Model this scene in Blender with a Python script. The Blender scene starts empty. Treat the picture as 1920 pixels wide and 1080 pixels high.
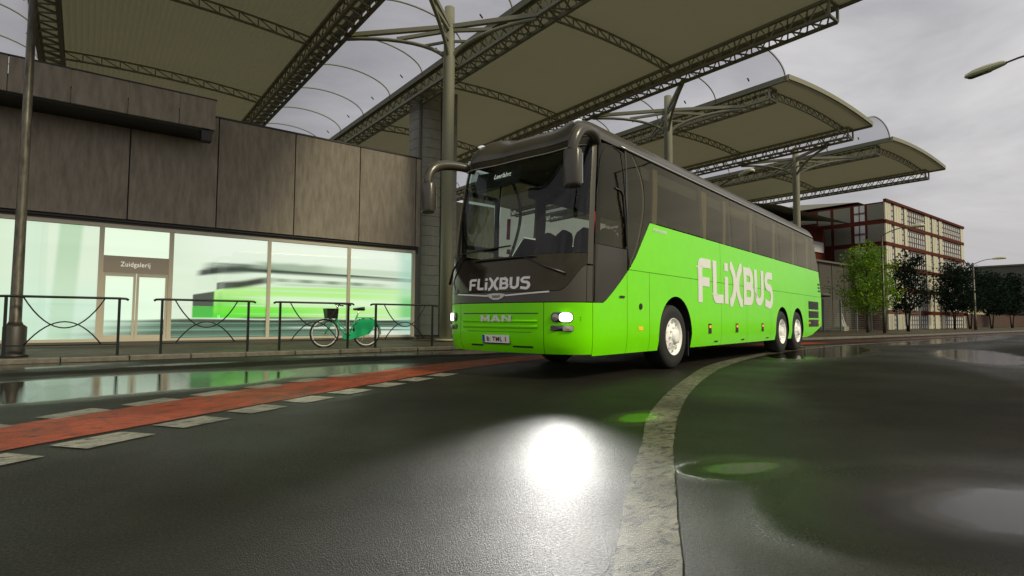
import bpy, bmesh, math, random
import numpy as np
from mathutils import Vector, Matrix, noise
R = math.radians
random.seed(7); rng = np.random.RandomState(3)
S = bpy.context.scene
COL = S.collection

# ------------------------------------------------------------------ camera
# world: X runs along the gallery front (away to the right), Y runs away to the left, Z up
cd = bpy.data.cameras.new('camera'); cam = bpy.data.objects.new('camera', cd); COL.objects.link(cam)
TH, PI_, RO = 0.9123, 0.0556, 0.0061
Fv = Vector((math.cos(TH)*math.cos(PI_), math.sin(TH)*math.cos(PI_), math.sin(PI_)))
Rv = Vector((math.sin(TH), -math.cos(TH), 0)); Uv = Rv.cross(Fv)
R2 = Rv*math.cos(RO)+Uv*math.sin(RO); U2 = -Rv*math.sin(RO)+Uv*math.cos(RO)
m = Matrix((R2, U2, -Fv)).transposed().to_4x4(); m.translation = Vector((0, 0, 0.7967))
cam.matrix_world = m
cd.sensor_width = 36; cd.lens = 36*1037.64/1920; cd.clip_end = 5000; cd.clip_start = 0.05
S.camera = cam
# ------------------------------------------------------------------ light and exposure
SUN_EL, SUN_AZ = 40, -72           # azimuth: direction towards the sun, degrees from +X
w = bpy.data.worlds.new('World'); S.world = w; w.use_nodes = True
nt = w.node_tree; N = nt.nodes; L = nt.links
bg = N['Background']
sky = N.new('ShaderNodeTexSky'); sky.sky_type = 'NISHITA'; sky.sun_disc = False
sky.sun_elevation = R(SUN_EL); sky.sun_rotation = R(90-SUN_AZ)
sky.air_density = 1.5; sky.dust_density = 4
tc = N.new('ShaderNodeTexCoord')
mp = N.new('ShaderNodeMapping'); mp.inputs['Scale'].default_value = (1.3, 1.3, 3.6); mp.inputs['Rotation'].default_value = (0.15, 0.1, 0.5)
nz = N.new('ShaderNodeTexNoise'); nz.inputs['Scale'].default_value = 1.5; nz.inputs['Detail'].default_value = 9; nz.inputs['Roughness'].default_value = .56; nz.inputs['Distortion'].default_value = .6
cr = N.new('ShaderNodeValToRGB')
cr.color_ramp.elements[0].position = .3; cr.color_ramp.elements[0].color = (4.2, 4.1, 4.3, 1)
cr.color_ramp.elements[1].position = .72; cr.color_ramp.elements[1].color = (8.5, 8.3, 8.2, 1)
mx = N.new('ShaderNodeMix'); mx.data_type = 'RGBA'; mx.inputs[0].default_value = .94
L.new(tc.outputs['Generated'], mp.inputs[0]); L.new(mp.outputs[0], nz.inputs['Vector']); L.new(nz.outputs['Fac'], cr.inputs[0])
L.new(sky.outputs[0], mx.inputs[6]); L.new(cr.outputs[0], mx.inputs[7])
L.new(mx.outputs[2], bg.inputs[0]); bg.inputs[1].default_value = .10
sl = bpy.data.lights.new('sun', 'SUN'); sl.energy = 2.6; sl.angle = R(12); sl.color = (1, .90, .62)
so = bpy.data.objects.new('sun', sl); COL.objects.link(so)
sd = Vector((math.cos(R(SUN_EL))*math.cos(R(SUN_AZ)), math.cos(R(SUN_EL))*math.sin(R(SUN_AZ)), math.sin(R(SUN_EL))))
so.rotation_euler = sd.to_track_quat('Z', 'Y').to_euler(); so.location = (0, 0, 40)
S.view_settings.view_transform = 'Standard'; S.view_settings.look = 'None'; S.view_settings.gamma = 1; S.view_settings.exposure = 0
S.cycles.max_bounces = 8; S.cycles.transparent_max_bounces = 24; S.cycles.sample_clamp_indirect = 6

# ------------------------------------------------------------------ materials
MATS = {}
def mat(name, col, rough=.5, metal=0, spec=.5, emit=None, es=1, noise_=None, bump=None, coat=0):
    """noise_=(scale, dark colour, amount, stretch) ; bump=(scale, strength, dist)"""
    if name in MATS: return MATS[name]
    M = bpy.data.materials.new(name); M.use_nodes = True; nt = M.node_tree; n = nt.nodes; l = nt.links
    b = n['Principled BSDF']; b.inputs['Base Color'].default_value = (*col, 1); b.inputs['Roughness'].default_value = rough
    b.inputs['Metallic'].default_value = metal; b.inputs['Specular IOR Level'].default_value = spec
    if coat: b.inputs['Coat Weight'].default_value = coat; b.inputs['Coat Roughness'].default_value = .05
    if emit: b.inputs['Emission Color'].default_value = (*emit, 1); b.inputs['Emission Strength'].default_value = es
    t = n.new('ShaderNodeTexCoord')
    if noise_:
        sc, dc, am, st = noise_
        mpp = n.new('ShaderNodeMapping'); mpp.inputs['Scale'].default_value = st
        nn = n.new('ShaderNodeTexNoise'); nn.inputs['Scale'].default_value = sc; nn.inputs['Detail'].default_value = 8; nn.inputs['Roughness'].default_value = .65
        r_ = n.new('ShaderNodeMapRange'); r_.inputs[1].default_value = .35; r_.inputs[2].default_value = .7; r_.inputs[4].default_value = am
        mi = n.new('ShaderNodeMix'); mi.data_type = 'RGBA'; mi.inputs[6].default_value = (*col, 1); mi.inputs[7].default_value = (*dc, 1)
        l.new(t.outputs['Object'], mpp.inputs[0]); l.new(mpp.outputs[0], nn.inputs['Vector']); l.new(nn.outputs['Fac'], r_.inputs[0]); l.new(r_.outputs[0], mi.inputs[0]); l.new(mi.outputs[2], b.inputs['Base Color'])
    if bump:
        nb = n.new('ShaderNodeTexNoise'); nb.inputs['Scale'].default_value = bump[0]; nb.inputs['Detail'].default_value = 4
        bp = n.new('ShaderNodeBump'); bp.inputs['Strength'].default_value = bump[1]; bp.inputs['Distance'].default_value = bump[2]
        l.new(t.outputs['Object'], nb.inputs['Vector']); l.new(nb.outputs['Fac'], bp.inputs['Height']); l.new(bp.outputs[0], b.inputs['Normal'])
    MATS[name] = M; return M
def glass(name, tint, refl=.9, ior=1.5, rough=.02, drops=False):
    M = bpy.data.materials.new(name); M.use_nodes = True; nt = M.node_tree; n = nt.nodes; l = nt.links
    n.remove(n['Principled BSDF']); o = n['Material Output']
    tr = n.new('ShaderNodeBsdfTransparent'); tr.inputs[0].default_value = (*tint, 1)
    gl = n.new('ShaderNodeBsdfGlossy'); gl.inputs['Roughness'].default_value = rough; gl.inputs[0].default_value = (*refl, 1) if hasattr(refl, '__len__') else (refl, refl, refl, 1)
    lw = n.new('ShaderNodeLayerWeight'); lw.inputs[0].default_value = .5; pw = n.new('ShaderNodeMath'); pw.operation = 'POWER'; pw.inputs[1].default_value = 5; l.new(lw.outputs['Facing'], pw.inputs[0])
    f0 = ((ior-1)/(ior+1))**2*1.6; fr = n.new('ShaderNodeMath'); fr.operation = 'MULTIPLY_ADD'; fr.inputs[1].default_value = 1-f0; fr.inputs[2].default_value = f0; l.new(pw.outputs[0], fr.inputs[0])
    ms = n.new('ShaderNodeMixShader'); l.new(fr.outputs[0], ms.inputs[0]); l.new(tr.outputs[0], ms.inputs[1]); l.new(gl.outputs[0], ms.inputs[2])
    if drops:
        t = n.new('ShaderNodeTexCoord'); v = n.new('ShaderNodeTexVoronoi'); v.inputs['Scale'].default_value = 30
        l.new(t.outputs['Object'], v.inputs['Vector'])
        r_ = n.new('ShaderNodeMapRange'); r_.inputs[1].default_value = .16; r_.inputs[2].default_value = .10
        l.new(v.outputs['Distance'], r_.inputs[0])
        bp = n.new('ShaderNodeBump'); bp.inputs['Strength'].default_value = .5; bp.inputs['Distance'].default_value = .01
        l.new(r_.outputs[0], bp.inputs['Height']); l.new(bp.outputs[0], gl.inputs['Normal']); l.new(bp.outputs[0], lw.inputs['Normal'])
        mm = n.new('ShaderNodeMath'); mm.operation = 'MULTIPLY_ADD'; mm.inputs[1].default_value = .05
        l.new(r_.outputs[0], mm.inputs[0]); l.new(fr.outputs[0], mm.inputs[2]); l.new(mm.outputs[0], ms.inputs[0])
    l.new(ms.outputs[0], o.inputs[0]); MATS[name] = M; return M

GREEN = mat('lime_paint', (.20, .84, .001), .26, 0, .3, coat=.14, noise_=(5, (.17, .76, .001), .5, (1, 1, 1))); GREEN.node_tree.nodes['Principled BSDF'].inputs['Specular Tint'].default_value = (.7, 1, .3, 1)
SEAM = mat('green_seam', (.02, .2, .003), .5)
DGREY = mat('graphite_paint', (.058, .052, .036), .32, 0, .4, coat=.2)
BLACKG = mat('black_gloss_glass', (.022, .020, .014), .09, 0, .4); BLACKG.node_tree.nodes['Principled BSDF'].inputs['Specular Tint'].default_value = (1, .88, .62, 1)
RUBBER = mat('rubber', (.012, .012, .012), .75)
BLKPL = mat('black_plastic', (.012, .012, .011), .4)
RIM = mat('bright_aluminium', (.93, .93, .90), .45, 0, .4)
WHITE = mat('white_vinyl', (.8, .8, .76), .4)
INT = mat('grey_interior', (.30, .31, .26), .8)
INTD = mat('dark_interior', (.008, .008, .008), .9)
SEATM = mat('black_upholstery', (.012, .013, .012), .9)
CURT = mat('beige_curtain', (.36, .30, .20), .9)
BLIND = mat('pale_blind', (.50, .62, .54), .8)
ORANGE = mat('amber_lens', (.9, .3, .02), .3, emit=(1, .4, .03), es=.6)
REDL = mat('red_lens', (.6, .02, .01), .3, emit=(1, .05, .02), es=.25)
CHROME = mat('chrome', (.8, .8, .76), .18, .9)
GW = glass('windscreen_glass', (.53, .62, .56), ior=1.35, drops=True)
GS = glass('tinted_side_glass', (.46, .46, .38), ior=1.5, refl=(.72, .66, .48))
GV = glass('canopy_glass', (.68, .69, .72), refl=.22, ior=1.08)
GL = glass('lamp_glass', (.9, .9, .9))
STEEL = mat('olive_grey_steel', (.27, .268, .185), .6, 0)
SHEET = mat('canopy_sheet', (.62, .61, .44), .8, noise_=(.5, (.55, .54, .38), .6, (1, 1, 1)))
_n = SHEET.node_tree.nodes; _l = SHEET.node_tree.links; _t = _n.new('ShaderNodeBsdfTranslucent'); _t.inputs[0].default_value = (.56, .55, .37, 1); _m = _n.new('ShaderNodeMixShader'); _m.inputs[0].default_value = .085
_l.new(_n['Principled BSDF'].outputs[0], _m.inputs[1]); _l.new(_t.outputs[0], _m.inputs[2]); _l.new(_m.outputs[0], _n['Material Output'].inputs[0])
CONC = mat('concrete_panel', (.31, .268, .205), .75, noise_=(2.2, (.17, .145, .108), .9, (3.5, 3.5, .7)), bump=(18, .25, .01))
DARKT = mat('dark_trim', (.015, .014, .012), .5)
FRAME = mat('beige_window_frame', (.55, .50, .38), .5, 0)
RAIL = mat('black_green_iron', (.012, .016, .013), .38, .4)
POLE = mat('weathered_pole', (.13, .12, .09), .45, .5, noise_=(9, (.025, .022, .015), .95, (1.5, 1.5, .35)))
LAMPH = mat('lamp_housing', (.62, .62, .42), .5, noise_=(14, (.3, .3, .18), .6, (1, 1, 1)))
KERB = mat('kerb_stone', (.17, .155, .12), .6, noise_=(7, (.07, .06, .045), .9, (1, 1, 1)), bump=(30, .5, .01))
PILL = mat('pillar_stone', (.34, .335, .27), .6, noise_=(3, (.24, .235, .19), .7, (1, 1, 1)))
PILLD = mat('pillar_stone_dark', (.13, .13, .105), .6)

# ------------------------------------------------------------------ mesh builder
class MB:
    def __init__(s): s.v = []; s.f = []; s.sm = []
    def add(s, vs, fs, smooth=False):
        o = len(s.v); s.v += [tuple(v) for v in vs]; s.f += [tuple(i+o for i in f) for f in fs]; s.sm += [smooth]*len(fs); return s
    def box(s, x0, x1, y0, y1, z0, z1):
        vs = [(x, y, z) for x in (x0, x1) for y in (y0, y1) for z in (z0, z1)]
        return s.add(vs, [(0,1,3,2),(4,6,7,5),(0,4,5,1),(2,3,7,6),(0,2,6,4),(1,5,7,3)])
    def beam(s, a, b, w, h=None, up=(0,0,1)):
        a = Vector(a); b = Vector(b); h = h or w; d = (b-a).normalized(); u = Vector(up)
        if abs(d.dot(u)) > .98: u = Vector((1,0,0))
        x = d.cross(u).normalized()*w/2; y = x.cross(d).normalized()*h/2
        vs = [p+q for p in (a, b) for q in (x+y, x-y, -x-y, -x+y)]
        return s.add(vs, [(0,1,2,3),(7,6,5,4),(0,4,5,1),(1,5,6,2),(2,6,7,3),(3,7,4,0)])
    def tube(s, pts, r, n=10, closed=False, cap=True):
        pts = [Vector(p) for p in pts]; m = len(pts); rr = r if hasattr(r, '__len__') else [r]*m
        d0 = (pts[1]-pts[0]).normalized(); u = Vector((0,0,1)) if abs(d0.z) < .9 else Vector((1,0,0)); x = d0.cross(u).normalized(); vs = []
        for i, p in enumerate(pts):
            if closed: d = (pts[(i+1) % m]-pts[i-1]).normalized()
            else: d = (pts[min(i+1, m-1)]-pts[max(i-1, 0)]).normalized()
            x = (x-d*x.dot(d)).normalized(); y = d.cross(x)
            vs += [p+(x*math.cos(2*math.pi*k/n)+y*math.sin(2*math.pi*k/n))*rr[i] for k in range(n)]
        fs = []
        for i in range(m if closed else m-1):
            j = (i+1) % m
            fs += [(i*n+k, i*n+(k+1) % n, j*n+(k+1) % n, j*n+k) for k in range(n)]
        s.add(vs, fs, True)
        if cap and not closed: s.add(vs[:n], [tuple(range(n))[::-1]]); s.add(vs[-n:], [tuple(range(n))])
        return s
    def lathe(s, prof, n=40, axis='y', c=(0,0,0), smooth=True):
        vs = []
        for (a, r) in prof:
            for k in range(n):
                t = 2*math.pi*k/n; p, q = r*math.cos(t), r*math.sin(t)
                vs.append({'y': (c[0]+p, c[1]+a, c[2]+q), 'z': (c[0]+p, c[1]+q, c[2]+a), 'x': (c[0]+a, c[1]+p, c[2]+q)}[axis])
        m = len(prof)
        return s.add(vs, [(i*n+k, i*n+(k+1) % n, (i+1)*n+(k+1) % n, (i+1)*n+k) for i in range(m-1) for k in range(n)], smooth)
    def grid(s, fn, us, vs_, smooth=True):
        us = list(us); vs_ = list(vs_); n = len(vs_)
        V = [fn(u, v) for u in us for v in vs_]
        return s.add(V, [(i*n+j, (i+1)*n+j, (i+1)*n+j+1, i*n+j+1) for i in range(len(us)-1) for j in range(n-1)], smooth)
    def poly(s, pts, z0, z1):
        n = len(pts); vs = [(x, y, z0) for x, y in pts]+[(x, y, z1) for x, y in pts]
        return s.add(vs, [tuple(range(n))[::-1], tuple(range(n, 2*n))]+[(i, (i+1) % n, n+(i+1) % n, n+i) for i in range(n)])
    def build(s, name, mt, parent=None, solid=0, bevel=0):
        me = bpy.data.meshes.new(name); me.from_pydata(s.v, [], s.f)
        me.polygons.foreach_set('use_smooth', s.sm); me.materials.append(mt); me.update()
        bm = bmesh.new(); bm.from_mesh(me); bmesh.ops.remove_doubles(bm, verts=bm.verts, dist=1e-5)
        if not solid and len(bm.faces) < 60000: bmesh.ops.recalc_face_normals(bm, faces=bm.faces)
        bm.to_mesh(me); bm.free()
        o = bpy.data.objects.new(name, me); COL.objects.link(o)
        if parent is not None: o.parent = parent
        if bevel:
            b = o.modifiers.new('bevel', 'BEVEL'); b.width = bevel; b.segments = 2; b.limit_method = 'ANGLE'; b.angle_limit = R(40)
        if solid:
            b = o.modifiers.new('solid', 'SOLIDIFY'); b.thickness = solid; b.offset = -1
        return o
def tag(o, label=None, cat=None, group=None, kind=None):
    if label: o['label'] = label
    if cat: o['category'] = cat
    if group: o['group'] = group
    if kind: o['kind'] = kind
    return o
def empty(name, loc=(0,0,0), rz=0, label=None, cat=None, group=None):
    o = bpy.data.objects.new(name, None); COL.objects.link(o); o.location = loc; o.rotation_euler = (0,0,rz); o.empty_display_size = .2
    return tag(o, label, cat, group)
def copy_tree(o, parent=None):
    c = o.copy(); COL.objects.link(c)
    if parent is not None: c.parent = parent
    for ch in [x for x in list(S.objects) if x.parent == o]: copy_tree(ch, c)
    return c
def lin(a, b, n): return [a+(b-a)*i/(n-1) for i in range(n)]
def interp(x, tab):
    if x <= tab[0][0]: return tab[0][1]
    for (x0, y0), (x1, y1) in zip(tab, tab[1:]):
        if x <= x1: return y0+(y1-y0)*(x-x0)/(x1-x0)
    return tab[-1][1]
def text_mesh(body, size, fnt_shear=0, spacing=1, bold=0, sub=0):
    """returns vertices (x,y) and faces of a text, left aligned, baseline 0"""
    c = bpy.data.curves.new('t', 'FONT'); c.body = body; c.size = size; c.space_character = spacing; c.offset = bold; c.resolution_u = 4; c.shear = fnt_shear
    o = bpy.data.objects.new('t', c); COL.objects.link(o); dg = bpy.context.evaluated_depsgraph_get(); dg.update()
    me = bpy.data.meshes.new_from_object(o.evaluated_get(dg)); vs = [(v.co.x, v.co.y) for v in me.vertices]; fs = [tuple(p.vertices) for p in me.polygons]
    bpy.data.objects.remove(o); bpy.data.curves.remove(c); bpy.data.meshes.remove(me)
    return vs, fs

# ------------------------------------------------------------------ ground
def puddle_mask(n, l, t, ells, warp=.5):
    """soft noise-warped ellipses on the ground -> mask socket"""
    nn = n.new('ShaderNodeTexNoise'); nn.inputs['Scale'].default_value = .9; nn.inputs['Detail'].default_value = 8; nn.inputs['Roughness'].default_value = .6
    sb = n.new('ShaderNodeVectorMath'); sb.operation = 'SUBTRACT'; sb.inputs[1].default_value = (.5, .5, .5)
    sc = n.new('ShaderNodeVectorMath'); sc.operation = 'SCALE'; sc.inputs['Scale'].default_value = warp
    ad = n.new('ShaderNodeVectorMath'); ad.operation = 'ADD'
    l.new(t, nn.inputs['Vector']); l.new(nn.outputs['Color'], sb.inputs[0]); l.new(sb.outputs[0], sc.inputs[0]); l.new(sc.outputs[0], ad.inputs[0]); l.new(t, ad.inputs[1])
    res = None
    for (cx, cy, rx, ry, rot, edge, st) in ells:
        m1 = n.new('ShaderNodeMapping'); m1.vector_type = 'TEXTURE'
        m1.inputs['Location'].default_value = (cx, cy, 0); m1.inputs['Rotation'].default_value = (0, 0, R(rot)); m1.inputs['Scale'].default_value = (rx, ry, 1e4)
        ln = n.new('ShaderNodeVectorMath'); ln.operation = 'LENGTH'
        mr = n.new('ShaderNodeMapRange'); mr.interpolation_type = 'SMOOTHSTEP'; mr.inputs[1].default_value = 1.0; mr.inputs[2].default_value = 1-edge; mr.inputs[3].default_value = 0; mr.inputs[4].default_value = st
        l.new(ad.outputs[0], m1.inputs[0]); l.new(m1.outputs[0], ln.inputs[0]); l.new(ln.outputs['Value'], mr.inputs[0])
        if res is None: res = mr.outputs[0]
        else:
            mm = n.new('ShaderNodeMath'); mm.operation = 'MAXIMUM'; l.new(res, mm.inputs[0]); l.new(mr.outputs[0], mm.inputs[1]); res = mm.outputs[0]
    return res
PUD = [(0.1, 8.0, 3.2, 1.5, 8, .3, 1), (2.9, 8.3, 2.2, .85, 15, .4, .95), (5.4, 11.55, 2.6, .55, 2, .35, 1), (-1.6, 11.6, 2.6, .75, 0, .35, 1),
       (15.5, 6.6, 5.5, 1.3, 14, .3, 1), (16.5, 3.6, 4.5, 1.0, 18, .35, .95), (30, 7.2, 12, 1.1, 2, .4, .9), (1.4, 10.8, 1.0, .28, 6, .5, .9),
       (36, 8.9, 20, .9, 0, .8, .75), (3.2, .62, 2.05, 1.0, -23, .9, 1), (2.85, 1.62, .55, .3, -25, .8, .96), (3.62, 2.95, .5, .34, 15, .6, .97), (7.3, 11.2, 1.3, .6, 0, .4, 1), (2.1, 5.7, .9, .4, 35, .9, .5), (8.4, 11.2, 3.4, .9, 3, .3, 1)]
DRY = [(8.5, 2.6, 5.5, 1.6, 22, .35, 1), (3.5, 10.25, 6.5, .62, 2, .4, 1), (20, 1.5, 9, 3, 15, .4, 1), (13, 9.2, 3, .5, 5, .4, 1)]
def wet(name, dry, dark, base_rough, worn=None, joints=False, tint=None):
    """wet ground: coarse asphalt bump that drowns in puddles; worn=(scale, amount) lets the asphalt show through paint"""
    M = bpy.data.materials.new(name); M.use_nodes = True; nt = M.node_tree; n = nt.nodes; l = nt.links; b = n['Principled BSDF']
    g = n.new('ShaderNodeNewGeometry'); P = g.outputs['Position']
    pm = puddle_mask(n, l, P, PUD); dm = puddle_mask(n, l, P, DRY, .9)
    n1 = n.new('ShaderNodeTexNoise'); n1.inputs['Scale'].default_value = .35; n1.inputs['Detail'].default_value = 6; n1.inputs['Distortion'].default_value = .5; l.new(P, n1.inputs['Vector'])
    n2 = n.new('ShaderNodeTexNoise'); n2.inputs['Scale'].default_value = 80; n2.inputs['Detail'].default_value = 8; n2.inputs['Roughness'].default_value = .8; l.new(P, n2.inputs['Vector'])
    v = n.new('ShaderNodeTexVoronoi'); v.inputs['Scale'].default_value = 230; l.new(P, v.inputs['Vector'])
    c1 = n.new('ShaderNodeMix'); c1.data_type = 'RGBA'; c1.inputs[6].default_value = (*dark, 1); c1.inputs[7].default_value = (*dry, 1)
    r1 = n.new('ShaderNodeMapRange'); r1.inputs[1].default_value = .35; r1.inputs[2].default_value = .65
    l.new(n1.outputs['Fac'], r1.inputs[0]); l.new(r1.outputs[0], c1.inputs[0])
    c2 = n.new('ShaderNodeMix'); c2.data_type = 'RGBA'; c2.blend_type = 'MULTIPLY'; c2.inputs[0].default_value = .7
    r2 = n.new('ShaderNodeMapRange'); r2.inputs[1].default_value = .3; r2.inputs[2].default_value = .7; r2.inputs[3].default_value = .1; r2.inputs[4].default_value = 2.2
    l.new(n2.outputs['Fac'], r2.inputs[0]); l.new(c1.outputs[2], c2.inputs[6]); l.new(r2.outputs[0], c2.inputs[7])
    n4 = n.new('ShaderNodeTexNoise'); n4.inputs['Scale'].default_value = 1.6; n4.inputs['Detail'].default_value = 9; n4.inputs['Roughness'].default_value = .7; n4.inputs['Distortion'].default_value = 1.2; l.new(P, n4.inputs['Vector'])
    r4 = n.new('ShaderNodeMapRange'); r4.inputs[1].default_value = .35; r4.inputs[2].default_value = .68; r4.inputs[3].default_value = .55; r4.inputs[4].default_value = 1.5; l.new(n4.outputs['Fac'], r4.inputs[0])
    c3 = n.new('ShaderNodeMix'); c3.data_type = 'RGBA'; c3.blend_type = 'MULTIPLY'; c3.inputs[0].default_value = .8; l.new(c2.outputs[2], c3.inputs[6]); l.new(r4.outputs[0], c3.inputs[7])
    colr = c3.outputs[2]
    if worn:
        nw = n.new('ShaderNodeTexNoise'); nw.inputs['Scale'].default_value = worn[0]; nw.inputs['Detail'].default_value = 10; nw.inputs['Roughness'].default_value = .72; nw.inputs['Distortion'].default_value = .8
        mw = n.new('ShaderNodeMapping'); mw.inputs['Scale'].default_value = (1, 2.6, 1); mw.inputs['Rotation'].default_value = (0, 0, -.4)
        l.new(P, mw.inputs[0]); l.new(mw.outputs[0], nw.inputs['Vector'])
        rw = n.new('ShaderNodeMapRange'); rw.inputs[1].default_value = worn[1]; rw.inputs[2].default_value = worn[1]+.10
        l.new(nw.outputs['Fac'], rw.inputs[0])
        cw = n.new('ShaderNodeMix'); cw.data_type = 'RGBA'; cw.inputs[7].default_value = (.032, .030, .024, 1)
        l.new(rw.outputs[0], cw.inputs[0]); l.new(colr, cw.inputs[6]); colr = cw.outputs[2]
    l.new(colr, b.inputs['Base Color'])
    # roughness: damp patches
    n3 = n.new('ShaderNodeTexNoise'); n3.inputs['Scale'].default_value = .5; n3.inputs['Detail'].default_value = 4; l.new(P, n3.inputs['Vector'])
    r3 = n.new('ShaderNodeMapRange'); r3.inputs[1].default_value = .3; r3.inputs[2].default_value = .7; r3.inputs[3].default_value = base_rough-.12; r3.inputs[4].default_value = base_rough+.12
    l.new(n3.outputs['Fac'], r3.inputs[0])
    mr = n.new('ShaderNodeMix'); mr.data_type = 'FLOAT'; mr.inputs[3].default_value = .035
    l.new(pm, mr.inputs[0]); ra = n.new('ShaderNodeMath'); ra.operation = 'MULTIPLY_ADD'; ra.inputs[1].default_value = .30; l.new(dm, ra.inputs[0]); l.new(r3.outputs[0], ra.inputs[2]); l.new(ra.outputs[0], mr.inputs[2]); l.new(mr.outputs[0], b.inputs['Roughness'])
    rg = n.new('ShaderNodeMapRange'); rg.inputs[1].default_value = .35; rg.inputs[2].default_value = .65; rg.inputs[3].default_value = -.16; rg.inputs[4].default_value = .18; l.new(n2.outputs['Fac'], rg.inputs[0])
    rh = n.new('ShaderNodeMath'); rh.operation = 'ADD'; l.new(r3.outputs[0], rh.inputs[0]); l.new(rg.outputs[0], rh.inputs[1]); l.new(rh.outputs[0], ra.inputs[2])
    inv = n.new('ShaderNodeMath'); inv.operation = 'SUBTRACT'; inv.inputs[0].default_value = 1.0; l.new(pm, inv.inputs[1])
    st = n.new('ShaderNodeMath'); st.operation = 'MULTIPLY_ADD'; st.inputs[1].default_value = .9; st.inputs[2].default_value = .02; l.new(inv.outputs[0], st.inputs[0])
    ad = n.new('ShaderNodeMath'); ad.operation = 'ADD'; l.new(n2.outputs['Fac'], ad.inputs[0]); l.new(v.outputs['Distance'], ad.inputs[1])
    bp = n.new('ShaderNodeBump'); bp.inputs['Distance'].default_value = .022; l.new(st.outputs[0], bp.inputs['Strength']); l.new(ad.outputs[0], bp.inputs['Height'])
    l.new(bp.outputs[0], b.inputs['Normal']); b.inputs['Specular IOR Level'].default_value = .16; b.inputs['Specular Tint'].default_value = (1, .94, .74, 1)
    MATS[name] = M; return M
ASPH = wet('wet_asphalt', (.020, .018, .011), (.009, .008, .005), .46)
PAVE = wet('wet_pavement', (.105, .092, .062), (.06, .052, .036), .48)
REDM = wet('worn_red_lane', (.55, .085, .022), (.34, .05, .014), .42, worn=(6, .52))
WHM = wet('worn_white_marking', (.25, .24, .165), (.15, .14, .095), .48, worn=(9, .49))
DASHM = wet('worn_white_dashes', (.44, .43, .35), (.28, .27, .21), .45, worn=(8, .52))

def sheet(name, pts, z, mt, kind='structure'):
    o = MB().add([(x, y, z) for x, y in pts], [tuple(range(len(pts)))]).build(name, mt); tag(o, kind=kind); return o
MB().grid(lambda x, y: (x, y, 0), [-400, -60, -20, 0, 20, 60, 120, 300, 900], [-600, -60, -20, 0, 20, 60, 300, 900], False).build('road', ASPH)
tag(bpy.data.objects['road'], kind='structure')
# kerb line
KL = [(-80, 12.30), (11, 12.30), (15, 12.05), (20, 11.1), (24, 10.6), (34, 10.35), (58, 10.4), (300, 10.4)]
def kerbY(x): return interp(x, KL)
mb = MB(); xs = [-80, -10, 0, 5, 11, 13, 15, 17, 20, 22, 24, 28, 34, 46, 58, 100, 300]
top = [(x, kerbY(x)+.14, .082) for x in xs]; n_ = len(xs)
mb.add(top+[(x, 400, .082) for x in xs], [(i, i+1, n_+i+1, n_+i) for i in range(n_-1)])
tag(mb.build('pavement', PAVE), kind='structure')
mb = MB(); x = -14.0; k = 0
while x < 110:
    ln = .98; x2 = x+ln; y1, y2 = kerbY(x), kerbY(x2); dz = .004*math.sin(k*1.7); dy = .006*math.sin(k*2.3)
    a = Vector((x+.006, y1+dy+.07, .036+dz/2)); b_ = Vector((x2-.006, y2+dy+.07, .036+dz/2)); mb.beam(a, b_, .15, .096+dz); x = x2; k += 1
tag(mb.build('kerb', KERB, bevel=.012), kind='structure')

# bike lane (unprojected from the photograph onto the road)
up = [(-8, .9), (-4, 2.9), (-2, 4.2), (-.44, 5.41), (.24, 5.84), (1.25, 6.55), (3.2, 7.63), (5.05, 8.55), (7.73, 9.33), (11, 9.72), (15, 9.8), (21.35, 9.7), (31, 9.45), (54, 9.3), (200, 9.3)]
lo = [(-8, -.4), (-4, 1.85), (-2, 3.15), (-.35, 4.44), (.35, 4.87), (1.01, 5.28), (2.81, 6.35), (4.6, 7.35), (7.27, 8.35), (11, 8.75), (15, 8.8), (21, 8.6), (29, 8.3), (54, 8.2), (200, 8.2)]
mb = MB()
def smooth_path(pts, sub=6):
    out = []
    P = [Vector(p) for p in pts]
    for i in range(len(P)-1):
        p0 = P[max(i-1, 0)]; p1 = P[i]; p2 = P[i+1]; p3 = P[min(i+2, len(P)-1)]
        for k in range(sub):
            t = k/sub; out.append(.5*((2*p1)+(p2-p0)*t+(2*p0-5*p1+4*p2-p3)*t*t+(3*p1-p0-3*p2+p3)*t**3))
    out.append(P[-1]); return out
def strip_mesh(l1, l2, z):
    a, b = l1, l2; n = len(a)
    return MB().add([(p[0], p[1], z) for p in a]+[(p[0], p[1], z) for p in b], [(i, i+1, n+i+1, n+i) for i in range(n-1)])
def rough_edge(pts, amp=.010, sub=10):
    out = []
    for p in smooth_path(pts, sub): out.append(p+Vector((0, 1, 0))*(noise.noise(p*9)*amp+noise.noise(p*31)*amp*.6))
    return out
iu = up.index((21.35, 9.7)); il = lo.index((21, 8.6))
tag(strip_mesh(rough_edge([(a, b, 0) for a, b in up[:iu+1]], sub=25), rough_edge([(a, b, 0) for a, b in lo[:il+1]], sub=25), .004).build('bike_lane', REDM), kind='structure')
tag(strip_mesh([Vector((a, b, 0)) for a, b in up[iu:]], [Vector((a, b, 0)) for a, b in lo[il:]], .004).build('far_bike_lane', wet('dimmed_red_lane', (.10, .026, .014), (.06, .018, .01), .5, worn=(6, .5))), kind='structure')  # same lane; darker red paints in its dimming at grazing distance
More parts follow.
